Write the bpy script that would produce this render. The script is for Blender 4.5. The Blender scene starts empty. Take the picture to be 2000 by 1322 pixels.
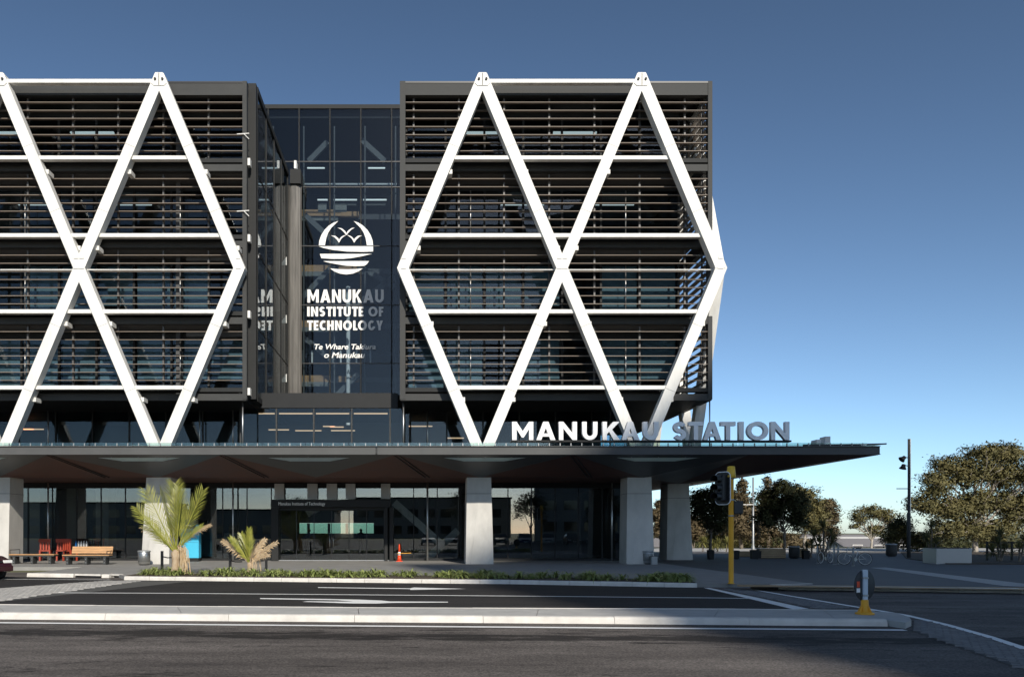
import bpy, math, random
from math import radians, sin, cos, pi, sqrt, atan2
random.seed(7)
SC = bpy.context.scene
COL = SC.collection

# ------------------------------------------------------------------ camera
FPX, CX, CY, EYE = 1600.0, 820.0, 1036.0, 1.6     # focal length in photo pixels, vanishing point, eye height
camd = bpy.data.cameras.new('camera')
camd.sensor_width = 36.0
camd.lens = FPX / 2000.0 * 36.0
camd.shift_x = (1000 - CX) / 2000.0
camd.shift_y = (CY - 661) / 2000.0
camd.clip_start = 0.1
camd.clip_end = 3000
cam = bpy.data.objects.new('camera', camd)
cam.location = (0, 0, EYE)
cam.rotation_euler = (radians(90), 0, 0)
COL.objects.link(cam)
SC.camera = cam

# ------------------------------------------------------------------ sky, sun, exposure
SUN = (0.23, -1.0, 0.58)                          # direction towards the sun
_h = sqrt(SUN[0] ** 2 + SUN[1] ** 2)
SUN_EL = atan2(SUN[2], _h)
world = bpy.data.worlds.new('World')
SC.world = world
world.use_nodes = True
nt = world.node_tree
bg = nt.nodes['Background']
sky = nt.nodes.new('ShaderNodeTexSky')
sky.sky_type = 'NISHITA'
sky.sun_disc = False
sky.sun_elevation = SUN_EL
sky.sun_rotation = atan2(SUN[0], SUN[1])
sky.altitude = 0
sky.air_density = 0.68
sky.dust_density = 0.4
sky.ozone_density = 2.5
skg = nt.nodes.new('ShaderNodeGamma'); skg.inputs[1].default_value = 1.4
skh = nt.nodes.new('ShaderNodeHueSaturation'); skh.inputs['Saturation'].default_value = 0.87; skh.inputs['Hue'].default_value = 0.487
nt.links.new(sky.outputs[0], skg.inputs[0]); nt.links.new(skg.outputs[0], skh.inputs['Color']); nt.links.new(skh.outputs[0], bg.inputs[0])
bg.inputs[1].default_value = 0.07
sund = bpy.data.lights.new('sun', 'SUN')
sund.energy = 5.0
sund.angle = radians(1.0)
sund.color = (1.0, 0.93, 0.82)
sun = bpy.data.objects.new('sun', sund)
sun.rotation_euler = (pi / 2 - SUN_EL, 0, atan2(SUN[0], -SUN[1]))
sun.location = (20, -40, 60)
COL.objects.link(sun)
SC.view_settings.view_transform = 'Standard'
SC.view_settings.look = 'None'
SC.view_settings.exposure = 0.0
SC.view_settings.gamma = 1.0
SC.cycles.max_bounces = 6
SC.cycles.transparent_max_bounces = 24
SC.cycles.use_denoising = True

# ------------------------------------------------------------------ helpers
def P(px, py, D):
    return ((px - CX) * D / FPX, D, EYE + (CY - py) * D / FPX)
def X_(px, D): return (px - CX) * D / FPX
def Z_(py, D): return EYE + (CY - py) * D / FPX
def G(px, py, z):
    D = FPX * (EYE - z) / (py - CY)
    return ((px - CX) * D / FPX, D)

class MB:
    def __init__(s):
        s.v = []; s.f = []
    def box(s, x0, x1, y0, y1, z0, z1):
        n = len(s.v)
        s.v += [(x0, y0, z0), (x1, y0, z0), (x1, y1, z0), (x0, y1, z0), (x0, y0, z1), (x1, y0, z1), (x1, y1, z1), (x0, y1, z1)]
        s.f += [(n + a, n + b, n + c, n + d) for a, b, c, d in ((0, 3, 2, 1), (4, 5, 6, 7), (0, 1, 5, 4), (1, 2, 6, 5), (2, 3, 7, 6), (3, 0, 4, 7))]
        return s
    def poly(s, pts):
        n = len(s.v); s.v += [tuple(p) for p in pts]; s.f.append(tuple(range(n, n + len(pts)))); return s
    def prism(s, a, b):
        """loft between two equal closed rings a and b, capped"""
        n = len(s.v); k = len(a)
        s.v += [tuple(p) for p in a] + [tuple(p) for p in b]
        s.f.append(tuple(range(n + k - 1, n - 1, -1))); s.f.append(tuple(range(n + k, n + 2 * k)))
        for i in range(k):
            j = (i + 1) % k
            s.f.append((n + i, n + j, n + k + j, n + k + i))
        return s
    def extr_y(s, pts, y0, y1):
        return s.prism([(x, y0, z) for x, z in pts], [(x, y1, z) for x, z in pts])
    def extr_x(s, pts, x0, x1):
        return s.prism([(x0, y, z) for y, z in pts], [(x1, y, z) for y, z in pts])
    def extr_z(s, pts, z0, z1):
        return s.prism([(x, y, z0) for x, y in pts], [(x, y, z1) for x, y in pts])
    def tube(s, path, rad, n=8, cap=True):
        if not isinstance(rad, (list, tuple)): rad = [rad] * len(path)
        base = len(s.v); m = len(path)
        prev = None
        for i, p in enumerate(path):
            a = path[max(0, i - 1)]; b = path[min(m - 1, i + 1)]
            t = [b[k] - a[k] for k in range(3)]
            L = sqrt(sum(q * q for q in t)) or 1; t = [q / L for q in t]
            if prev is None:
                r = (0, 0, 1) if abs(t[2]) < .9 else (1, 0, 0)
            else:
                r = prev
            d = sum(r[k] * t[k] for k in range(3))
            u = [r[k] - d * t[k] for k in range(3)]
            L = sqrt(sum(q * q for q in u)) or 1; u = [q / L for q in u]
            prev = u
            w = (t[1] * u[2] - t[2] * u[1], t[2] * u[0] - t[0] * u[2], t[0] * u[1] - t[1] * u[0])
            for j in range(n):
                an = 2 * pi * j / n; c = cos(an) * rad[i]; e = sin(an) * rad[i]
                s.v.append(tuple(p[k] + u[k] * c + w[k] * e for k in range(3)))
        for i in range(m - 1):
            for j in range(n):
                k = (j + 1) % n
                s.f.append((base + i * n + j, base + i * n + k, base + (i + 1) * n + k, base + (i + 1) * n + j))
        if cap:
            s.f.append(tuple(range(base + n - 1, base - 1, -1)))
            s.f.append(tuple(range(base + (m - 1) * n, base + m * n)))
        return s
    def lathe(s, prof, c=(0, 0, 0), n=16, axis='z'):
        base = len(s.v); m = len(prof)
        for r, h in prof:
            for j in range(n):
                a = 2 * pi * j / n
                if axis == 'z': s.v.append((c[0] + r * cos(a), c[1] + r * sin(a), c[2] + h))
                elif axis == 'y': s.v.append((c[0] + r * cos(a), c[1] + h, c[2] + r * sin(a)))
                else: s.v.append((c[0] + h, c[1] + r * cos(a), c[2] + r * sin(a)))
        for i in range(m - 1):
            for j in range(n):
                k = (j + 1) % n
                s.f.append((base + i * n + j, base + i * n + k, base + (i + 1) * n + k, base + (i + 1) * n + j))
        s.f.append(tuple(range(base + n - 1, base - 1, -1)))
        s.f.append(tuple(range(base + (m - 1) * n, base + m * n)))
        return s
    def mesh(s, name, mat=None, smooth=False):
        me = bpy.data.meshes.new(name)
        me.from_pydata(s.v, [], s.f)
        if mat: me.materials.append(mat)
        if smooth: me.polygons.foreach_set('use_smooth', [True] * len(me.polygons))
        me.update()
        return me
    def build(s, name, mat, parent=None, smooth=False):
        return put(name, s.mesh(name, mat, smooth), parent)

def put(name, me, parent=None, loc=None):
    o = bpy.data.objects.new(name, me)
    COL.objects.link(o)
    if parent is not None: o.parent = parent
    if loc is not None: o.location = loc
    return o
def tag(o, label=None, cat=None, group=None, kind=None):
    if label: o['label'] = label
    if cat: o['category'] = cat
    if group: o['group'] = group
    if kind: o['kind'] = kind
    return o
def empty(name, loc=(0, 0, 0), rz=0, label=None, cat=None, group=None):
    o = bpy.data.objects.new(name, None)
    o.empty_display_size = .2
    COL.objects.link(o); o.location = loc; o.rotation_euler = (0, 0, rz)
    return tag(o, label, cat, group)
def copy_tree(o, parent=None):
    c = o.copy(); COL.objects.link(c); c.parent = parent
    for ch in o.children:
        copy_tree(ch, c)
    return c
def bx(name, mat, parent, x0, x1, y0, y1, z0, z1):
    return MB().box(x0, x1, y0, y1, z0, z1).build(name, mat, parent)
def bevel(o, w, seg=2):
    m = o.modifiers.new('bevel', 'BEVEL'); m.width = w; m.segments = seg; m.limit_method = 'ANGLE'
    return o

# ------------------------------------------------------------------ materials
def mat(name, col, rough=.6, metal=0, var=0., scale=6., bump=0., bscale=40., stretch=(1, 1, 1), col2=None, spec=.5, streak=None):
    m = bpy.data.materials.new(name); m.use_nodes = True
    t = m.node_tree; p = t.nodes['Principled BSDF']
    p.inputs['Base Color'].default_value = (*col, 1)
    p.inputs['Roughness'].default_value = rough
    p.inputs['Metallic'].default_value = metal
    p.inputs['Specular IOR Level'].default_value = spec
    if var or bump or col2:
        tc = t.nodes.new('ShaderNodeTexCoord'); mp = t.nodes.new('ShaderNodeMapping')
        mp.inputs['Scale'].default_value = stretch
        g = t.nodes.new('ShaderNodeNewGeometry')
        t.links.new(g.outputs['Position'], mp.inputs[0])
    if var or col2:
        n = t.nodes.new('ShaderNodeTexNoise'); n.inputs['Scale'].default_value = scale; n.inputs['Detail'].default_value = 6; n.inputs['Roughness'].default_value = .6
        t.links.new(mp.outputs[0], n.inputs['Vector'])
        r = t.nodes.new('ShaderNodeValToRGB')
        r.color_ramp.elements[0].position = .3; r.color_ramp.elements[1].position = .72
        if col2:
            a, b = col, col2
        else:
            a = tuple(max(0, c * (1 - var)) for c in col); b = tuple(min(1, c * (1 + var)) for c in col)
        r.color_ramp.elements[0].color = (*a, 1); r.color_ramp.elements[1].color = (*b, 1)
        t.links.new(n.outputs[0], r.inputs[0]); t.links.new(r.outputs[0], p.inputs['Base Color'])
        mr = t.nodes.new('ShaderNodeMapRange'); mr.inputs[3].default_value = max(0, rough - .1); mr.inputs[4].default_value = min(1, rough + .12)
        t.links.new(n.outputs[0], mr.inputs[0]); t.links.new(mr.outputs[0], p.inputs['Roughness'])
    if bump:
        n2 = t.nodes.new('ShaderNodeTexNoise'); n2.inputs['Scale'].default_value = bscale; n2.inputs['Detail'].default_value = 4
        t.links.new(mp.outputs[0], n2.inputs['Vector'])
        b = t.nodes.new('ShaderNodeBump'); b.inputs['Strength'].default_value = bump; b.inputs['Distance'].default_value = .02
        t.links.new(n2.outputs[0], b.inputs['Height']); t.links.new(b.outputs[0], p.inputs['Normal'])
    return m

def glass(name, tint, r0=.05, rough=0.0, grazing=.9):
    m = bpy.data.materials.new(name); m.use_nodes = True
    t = m.node_tree
    for n in list(t.nodes): t.nodes.remove(n)
    out = t.nodes.new('ShaderNodeOutputMaterial')
    mx = t.nodes.new('ShaderNodeMixShader'); tr = t.nodes.new('ShaderNodeBsdfTransparent'); gl = t.nodes.new('ShaderNodeBsdfGlossy')
    tr.inputs[0].default_value = (*tint, 1); gl.inputs['Roughness'].default_value = rough
    gl.inputs[0].default_value = (.93, .97, 1, 1)
    lw = t.nodes.new('ShaderNodeLayerWeight'); lw.inputs[0].default_value = .5
    pw = t.nodes.new('ShaderNodeMath'); pw.operation = 'POWER'; pw.inputs[1].default_value = 4.2
    mr = t.nodes.new('ShaderNodeMapRange'); mr.inputs[3].default_value = r0; mr.inputs[4].default_value = grazing
    t.links.new(lw.outputs['Facing'], pw.inputs[0]); t.links.new(pw.outputs[0], mr.inputs[0]); t.links.new(mr.outputs[0], mx.inputs[0])
    t.links.new(tr.outputs[0], mx.inputs[1]); t.links.new(gl.outputs[0], mx.inputs[2]); t.links.new(mx.outputs[0], out.inputs[0])
    return m
def emit(name, col, s):
    m = bpy.data.materials.new(name); m.use_nodes = True
    p = m.node_tree.nodes['Principled BSDF']
    p.inputs['Base Color'].default_value = (*col, 1)
    p.inputs['Emission Color'].default_value = (*col, 1); p.inputs['Emission Strength'].default_value = s
    return m

M = {}
M['white'] = mat('white_steel', (.71, .70, .66), .5, var=.12, scale=1.1, stretch=(2.5, 1, .5), spec=.3)
M['seam'] = mat('splice_seam', (.30, .30, .29), .7)
M['dark'] = mat('dark_panel', (.020, .021, .022), .55, var=.15, scale=2, spec=.2)
M['grey'] = mat('grey_panel', (.054, .055, .054), .6, var=.12, scale=1.2, spec=.15)
M['canopy_fascia'] = mat('canopy_fascia', (.088, .089, .088), .55, var=.1, scale=1.2, spec=.2)
M['greydk'] = mat('charcoal_panel', (.027, .028, .028), .6, var=.14, scale=1.2, spec=.15)
M['louvre'] = mat('louvre_aluminium', (.215, .178, .146), .55, var=.1, scale=3, spec=.2)
M['fin'] = mat('louvre_bracket', (.075, .073, .07), .5)
M['black'] = mat('black_metal', (.012, .012, .013), .45)
M['steel'] = mat('steel', (.55, .55, .53), .35, metal=.9)
M['steelm'] = mat('grey_steel_paint', (.34, .35, .35), .4, metal=.4)
M['concrete'] = mat('concrete', (.50, .485, .45), .75, var=.14, scale=1.6, bump=.15, bscale=30, stretch=(1, 1, .5))
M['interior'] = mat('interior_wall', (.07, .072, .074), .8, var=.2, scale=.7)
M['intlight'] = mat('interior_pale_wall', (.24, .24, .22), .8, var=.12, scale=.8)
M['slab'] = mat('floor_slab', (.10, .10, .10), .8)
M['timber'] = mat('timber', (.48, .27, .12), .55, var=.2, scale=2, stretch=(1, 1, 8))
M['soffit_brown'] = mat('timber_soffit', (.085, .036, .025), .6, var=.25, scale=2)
M['soffit_grey'] = mat('grey_soffit', (.060, .062, .062), .45, var=.1, scale=1)
M['wglass'] = glass('window_glass', (.70, .78, .82), .022, grazing=.5)
M['aglass'] = glass('atrium_glass', (.66, .71, .74), .022, grazing=.62)
M['gglass'] = glass('shopfront_glass', (.76, .79, .78), .085, grazing=.75)
M['teal'] = glass('teal_glass', (.50, .68, .64), .03)
M['cglass'] = glass('canopy_glass', (.74, .84, .80), .05, .05, .6)
_f = bpy.data.materials.new('frosted_panel'); _f.use_nodes = True
_t = _f.node_tree; _p = _t.nodes['Principled BSDF']; _p.inputs['Base Color'].default_value = (.85, .88, .86, 1); _p.inputs['Roughness'].default_value = .6
_tl = _t.nodes.new('ShaderNodeBsdfTranslucent'); _tl.inputs[0].default_value = (.85, .9, .87, 1); _mx = _t.nodes.new('ShaderNodeMixShader'); _mx.inputs[0].default_value = .75
_t.links.new(_p.outputs[0], _mx.inputs[1]); _t.links.new(_tl.outputs[0], _mx.inputs[2]); _t.links.new(_mx.outputs[0], _t.nodes['Material Output'].inputs[0])
M['frost'] = _f
M['reflection_panel'] = mat('reflection_tint', (.17, .215, .225), .8, var=.1, scale=1)  # teal tone standing in for sky reflected in the lower windows
M['stair'] = mat('stair_steel', (.16, .165, .165), .6, var=.1, spec=.2)
M['sign_white'] = mat('sign_white', (.82, .82, .80), .5)
M['letter_side'] = mat('sign_letter', (.84, .84, .84), .45)
# ground
def asphalt(name, base, dark, light, streaks=True):
    m = bpy.data.materials.new(name); m.use_nodes = True
    t = m.node_tree; p = t.nodes['Principled BSDF']; L = t.links.new
    g = t.nodes.new('ShaderNodeNewGeometry')
    mp = t.nodes.new('ShaderNodeMapping'); mp.inputs['Scale'].default_value = (.22, 1.0, 1); L(g.outputs['Position'], mp.inputs[0])
    n1 = t.nodes.new('ShaderNodeTexNoise'); n1.inputs['Scale'].default_value = 1.1; n1.inputs['Detail'].default_value = 9; n1.inputs['Roughness'].default_value = .68; L(mp.outputs[0], n1.inputs['Vector'])
    r1 = t.nodes.new('ShaderNodeValToRGB'); e = r1.color_ramp.elements
    e[0].position = .30; e[0].color = (*dark, 1); e[1].position = .75; e[1].color = (*light, 1)
    k = e.new(.45); k.color = (*base, 1)
    L(n1.outputs[0], r1.inputs[0])
    n2 = t.nodes.new('ShaderNodeTexNoise'); n2.inputs['Scale'].default_value = 38; n2.inputs['Detail'].default_value = 5; L(g.outputs['Position'], n2.inputs['Vector'])
    r2 = t.nodes.new('ShaderNodeMapRange'); r2.inputs[1].default_value = .3; r2.inputs[2].default_value = .7; r2.inputs[3].default_value = .45; r2.inputs[4].default_value = 1.75; L(n2.outputs[0], r2.inputs[0])
    mx = t.nodes.new('ShaderNodeMix'); mx.data_type = 'RGBA'; mx.blend_type = 'MULTIPLY'; mx.inputs[0].default_value = 1
    L(r1.outputs[0], mx.inputs[6]); L(r2.outputs[0], mx.inputs[7])
    last = mx.outputs[2]
    if streaks:   # tar patches stretched along the lane
        mp3 = t.nodes.new('ShaderNodeMapping'); mp3.inputs['Scale'].default_value = (.55, 2.6, 1); mp3.inputs['Rotation'].default_value = (0, 0, .07); L(g.outputs['Position'], mp3.inputs[0])
        n3 = t.nodes.new('ShaderNodeTexNoise'); n3.inputs['Scale'].default_value = 1.5; n3.inputs['Detail'].default_value = 10; n3.inputs['Roughness'].default_value = .82; L(mp3.outputs[0], n3.inputs['Vector'])
        r3 = t.nodes.new('ShaderNodeValToRGB'); r3.color_ramp.elements[0].position = .40; r3.color_ramp.elements[0].color = (.22, .21, .20, 1); r3.color_ramp.elements[1].position = .445; r3.color_ramp.elements[1].color = (1, 1, 1, 1)
        sx = t.nodes.new('ShaderNodeSeparateXYZ'); L(g.outputs['Position'], sx.inputs[0])
        def mth(op, a, b=None):
            n = t.nodes.new('ShaderNodeMath'); n.operation = op
            for i, v in enumerate((a, b)):
                if v is None: continue
                if isinstance(v, (int, float)): n.inputs[i].default_value = v
                else: L(v, n.inputs[i])
            return n.outputs[0]
        yy = mth('ADD', sx.outputs['Y'], mth('MULTIPLY', sx.outputs['X'], .075))
        acc = None
        for c0, wd, am in ((13.35, .5, .15), (9.1, .3, .11), (11.2, .8, -.09)):
            dd = mth('DIVIDE', mth('SUBTRACT', yy, c0), wd); gg = mth('MULTIPLY', mth('POWER', 2.718, mth('MULTIPLY', mth('MULTIPLY', dd, dd), -1.0)), am)
            acc = gg if acc is None else mth('ADD', acc, gg)
        L(mth('SUBTRACT', n3.outputs[0], acc), r3.inputs[0])
        m3 = t.nodes.new('ShaderNodeMix'); m3.data_type = 'RGBA'; m3.blend_type = 'MULTIPLY'; m3.inputs[0].default_value = 1
        L(last, m3.inputs[6]); L(r3.outputs[0], m3.inputs[7]); last = m3.outputs[2]
    L(last, p.inputs['Base Color'])
    p.inputs['Roughness'].default_value = .85
    p.inputs['Specular IOR Level'].default_value = .3
    b = t.nodes.new('ShaderNodeBump'); b.inputs['Strength'].default_value = .6; b.inputs['Distance'].default_value = .012
    L(n2.outputs[0], b.inputs['Height']); L(b.outputs[0], p.inputs['Normal'])
    return m
M['asphalt'] = asphalt('asphalt_worn', (.086, .075, .067), (.050, .043, .039), (.158, .140, .126))
M['asphalt_new'] = asphalt('asphalt_new', (.019, .0175, .017), (.012, .011, .011), (.033, .029, .027), False)
M['path'] = mat('footpath_asphalt', (.255, .248, .232), .85, var=.12, scale=1.3, bump=.3, bscale=80)
M['plaza'] = mat('plaza_paving', (.11, .102, .094), .7, var=.22, scale=.8, bump=.2, bscale=60, stretch=(.6, 1, 1))
M['kerb'] = mat('kerb_concrete', (.62, .59, .54), .85, var=.16, scale=2.2, bump=.4, bscale=50)
M['median'] = mat('median_concrete', (.43, .42, .395), .85, var=.12, scale=2.5, bump=.3, bscale=60)
M['paver'] = mat('stone_paver', (.40, .385, .36), .8, col2=(.27, .26, .245), scale=5, bump=.3, bscale=40)
M['paver2'] = mat('grey_paver', (.21, .205, .20), .8, col2=(.12, .12, .125), scale=5, bump=.3, bscale=40)
M['joint'] = mat('paver_joint', (.08, .078, .072), .9)
M['paint'] = mat('road_paint', (.86, .86, .83), .6, var=.06, scale=7)
M['tactile'] = mat('tactile_strip', (.36, .24, .12), .8, var=.2, scale=3)
M['soil'] = mat('soil', (.06, .045, .03), .95, var=.3, scale=6, bump=.6, bscale=20)
M['grass'] = mat('grass_ground', (.09, .11, .04), .9, col2=(.19, .17, .08), scale=.5, bump=.6, bscale=8)
M['leafplant'] = mat('strap_leaf', (.13, .19, .045), .5, col2=(.34, .36, .12), scale=9)
M['palm'] = mat('palm_leaf', (.145, .165, .022), .45, col2=(.31, .30, .055), scale=4)
M['palmdry'] = mat('palm_leaf_dry', (.42, .28, .13), .8, col2=(.55, .44, .30), scale=6)
M['palmtrunk'] = mat('palm_trunk', (.30, .20, .11), .85, col2=(.46, .38, .27), scale=10, stretch=(1, 1, .3))
M['bark'] = mat('bark', (.17, .14, .11), .9, var=.3, scale=6)
M['barkpale'] = mat('bark_pale', (.36, .32, .27), .85, var=.3, scale=5)
M['yellow'] = mat('yellow_paint', (.78, .38, .03), .5, var=.1, scale=3)
M['yellowcap'] = mat('yellow_cap', (.75, .47, .04), .5)
M['car'] = mat('maroon_paint', (.030, .005, .008), .22, spec=.7)
M['carglass'] = mat('car_glass', (.012, .014, .016), .05, spec=.8)
M['tyre'] = mat('tyre_rubber', (.018, .018, .018), .85)
M['lamp_clear'] = mat('headlight_lens', (.75, .75, .72), .15)
M['red'] = mat('red_plastic', (.34, .045, .02), .6)
M['orange'] = mat('orange_cone', (.75, .07, .015), .5)
M['blue'] = mat('blue_panel', (.06, .48, .72), .45, var=.05, scale=2)
M['bluedk'] = mat('dark_blue_panel', (.012, .05, .13), .4)
M['bluemid'] = mat('mid_blue_panel', (.03, .22, .58), .4)
M['boxwood'] = mat('bench_timber', (.30, .22, .13), .7, var=.2, scale=3, stretch=(1, 1, 6))
M['cloth_dark'] = mat('dark_clothing', (.02, .021, .026), .9)
M['skin'] = mat('skin', (.45, .28, .2), .6)
M['roofwhite'] = mat('pale_roofing', (.62, .60, .56), .6)
M['brickhouse'] = mat('house_wall', (.42, .33, .26), .8, var=.1)
M['roofgrey'] = mat('roof_grey', (.2, .19, .19), .7)
def foliage(name, a, b, scale=1.2):
    m = mat(name, a, .65, col2=b, scale=scale, spec=.25)
    return m
M['leaf_dark'] = foliage('leaf_dark', (.034, .040, .015), (.085, .085, .034))
M['leaf_olive'] = foliage('leaf_olive', (.075, .074, .028), (.17, .145, .058))
M['leaf_brown'] = foliage('leaf_brown', (.075, .058, .030), (.165, .125, .068))
M['leaf_yellow'] = foliage('leaf_yellow', (.13, .13, .03), (.27, .25, .09), 3)
M['leaf_cord'] = foliage('leaf_cordyline', (.055, .060, .022), (.16, .15, .06), 3)
M['tower'] = mat('tower_wall', (.24, .235, .225), .7, var=.1, scale=.3)
M['warm_tube'] = emit('warm_light_tube', (1.0, .62, .36), 1.1)
M['white_tube'] = emit('white_light_tube', (.95, 1.0, .95), .7)

# ------------------------------------------------------------------ ground and road
ground = MB()
for ya, za, yb_, zb0 in ((-400, -.17, 84, -.17), (84, -.17, 108, -3.0), (108, -3.0, 1400, -3.0)):
    ground.poly([(-900, ya, za), (900, ya, za), (900, yb_, zb0), (-900, yb_, zb0)])
ground = ground.build('ground', M['grass'])
tag(ground, kind='structure')
ROADZ = -.12
def gz(pts, z): return [(*G(px, py, z), z) for px, py in pts]
def strip(pa, pb, z):
    """ground strip between two pixel polylines of equal length, in the plane z"""
    mb = MB(); A = gz(pa, z); B = gz(pb, z)
    for i in range(len(A) - 1): mb.poly([A[i], A[i + 1], B[i + 1], B[i]])
    return mb
road = MB().poly([(-120, -60, ROADZ), (120, -60, ROADZ), (120, 34, ROADZ), (-120, 34, ROADZ)]).build('road', M['asphalt'])
tag(road, kind='structure')
# newer black asphalt of the two far lanes and of the side street
kerbL = [(-160, 1124.0), (55, 1126.2), (240, 1132.3), (700, 1137.2), (1000, 1140.2), (1300, 1146.0), (1375, 1147.0)]
lane_far = MB()
near_edge = [(-160, 1186), (55, 1186.5), (240, 1187), (700, 1189), (1000, 1190), (1300, 1192), (1570, 1193)]
A = gz(kerbL, ROADZ + .004); B = gz(near_edge, ROADZ + .004)
for i in range(len(A) - 1): lane_far.poly([A[i], A[i + 1], B[i + 1], B[i]])
put('asphalt_overlay', lane_far.mesh('asphalt_overlay', M['asphalt_new']), road)
side = MB().poly(gz([(1463, 1149), (2600, 1162), (2600, 1500), (2000, 1290), (1769, 1204), (1545, 1166)], ROADZ + .004))
put('asphalt_overlay', side.mesh('asphalt_overlay', M['asphalt']), road)

# raised ground: footpath in front of the building and the plaza
kb_top = [(52, 1118.5), (238, 1123.0)]
fp = [( -14.8, 34.5), (-60, 34.5), (-60, 75), (12.2, 75)]
kx = [G(px, py, 0) for px, py in ((1372, 1140.5),)]
edge = []
for px, py in ((52, 1126), (228, 1128), (242, 1132.3), (470, 1135), (700, 1137.2), (1000, 1140.2), (1300, 1146.0), (1420, 1147.5)):
    x, y = G(px, py, ROADZ); edge.append((x, y + .16))
bed_back = 1.9
footpath = MB()
pts = [(-14.9, 36.2)] + edge + [(11.9, edge[-1][1]), (11.9, 75), (-60, 75), (-60, 36.2)]
footpath.extr_z(pts, -.16, 0.0)
tag(footpath.build('footpath', M['path']), kind='structure')
_k = [G(1470, 1150.5, ROADZ), G(1700, 1154, ROADZ), G(2000, 1158.5, ROADZ), G(2500, 1165, ROADZ)]
plz = [(11.9, edge[-1][1])] + [(a, b + .145) for a, b in _k] + [(70, _k[-1][1] - 3), (70, 62), (11.9, 62)]
plaza = MB().extr_z(plz, -.16, 0.002).build('plaza_paving', M['plaza'])
tag(plaza, kind='structure')
# lighter paving band across the plaza and tactile strip behind its kerb
band = MB().poly(gz([(1700, 1108), (1730, 1107.5), (2000, 1139), (2000, 1145), (1960, 1143.5)], .006)).build('paving_band', M['median'], plaza)
tac = strip([(1440, 1141.0), (1700, 1143.3), (2300, 1150)], [(1440, 1145.0), (1700, 1147.8), (2300, 1155.5)], .006).build('tactile_strip', M['tactile'], plaza)

# kerbs made of single stones
def kerb_line(name, pts, h=.12, w=.16, seg=1.0, mat_=None, z0=-.15, skip=()):
    """pts: world (x, y) front-foot polyline; stones lie behind it"""
    root = empty(name, (pts[0][0], pts[0][1], ROADZ)); tag(root, kind='structure')
    L = [0]
    for i in range(len(pts) - 1): L.append(L[-1] + math.dist(pts[i], pts[i + 1]))
    def at(s):
        for i in range(len(pts) - 1):
            if s <= L[i + 1] or i == len(pts) - 2:
                t = (s - L[i]) / (L[i + 1] - L[i]); return (pts[i][0] + t * (pts[i + 1][0] - pts[i][0]), pts[i][1] + t * (pts[i + 1][1] - pts[i][1]))
    n = max(1, int(L[-1] / seg)); sl = L[-1] / n
    for i in range(n):
        a = at(i * sl + .006); b = at((i + 1) * sl - .006)
        if any(lo < (a[0] + b[0]) / 2 < hi for lo, hi in skip): continue
        dx, dy = b[0] - a[0], b[1] - a[1]; l = math.hypot(dx, dy); nx, ny = -dy / l, dx / l
        j = random.uniform(-.004, .004)
        mb = MB()
        prof = [(0, z0), (.012, h - .03 + ROADZ + .012), (.04, h + ROADZ + .012 + j), (w, h + ROADZ + .012 + j), (w, z0)]
        mb.prism([(a[0] + nx * q, a[1] + ny * q, z) for q, z in prof], [(b[0] + nx * q, b[1] + ny * q, z) for q, z in prof])
        o = mb.build('kerb_stone', mat_ or M['kerb'], root)
        o.location = (-root.location[0], -root.location[1], -root.location[2])
    return root
kpts = [G(px, py, ROADZ) for px, py in ((242, 1132.3), (470, 1135), (700, 1137.2), (1000, 1140.2), (1300, 1146.0), (1362, 1147.0))]
kerb_line('garden_kerb', kpts, seg=.92)
kpts2 = [G(px, py, ROADZ) for px, py in ((52, 1126), (143, 1127.2))]
kerb_line('footpath_kerb', kpts2, seg=1.1)
kerb_line('footpath_kerb', [G(px, py, ROADZ) for px, py in ((198, 1128), (213, 1128.2))], seg=1.1)
# low drain openings in the kerb: lintel stones over dark slots
for a, b in ((146, 196), (214, 240)):
    x0, y0 = G(a, 1127.3, ROADZ); x1, y1 = G(b, 1128.3, ROADZ)
    dr = empty('kerb_drain', (x0, y0, ROADZ)); tag(dr, kind='structure')
    for nm, z0, z1, dy, mt in (('lintel', .075, .135, 0, 'kerb'), ('drain_recess', 0, .075, .06, 'black')):
        o = MB().prism([(0, dy, z0), (x1 - x0, y1 - y0 + dy, z0), (x1 - x0, y1 - y0 + .16, z0), (0, .16, z0)],
                       [(0, dy, z1), (x1 - x0, y1 - y0 + dy, z1), (x1 - x0, y1 - y0 + .16, z1), (0, .16, z1)]).build(nm, M[mt], dr)
kpts3 = [(11.75, edge[-1][1] - .1), G(1470, 1150.5, ROADZ), G(1700, 1154, ROADZ), G(2000, 1158.5, ROADZ), G(2500, 1165, ROADZ)]
kerb_line('plaza_kerb', kpts3, seg=1.4)

# garden bed soil
bed_front = [(x, y + .19) for x, y in kpts]
bed_rear = [(x, y + 2.0 - .35 * max(0, (i - 3))) for i, (x, y) in enumerate(kpts)]
bed = MB().extr_z(bed_front + bed_rear[::-1], -.05, .03).build('garden_bed_soil', M['soil'])
tag(bed, kind='structure')
rear_k = [(x, y + .01) for x, y in bed_rear[:5]]
kerb_line('bed_edging', rear_k, h=.05, w=.1, seg=1.5, z0=-.05 + .01)

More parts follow.
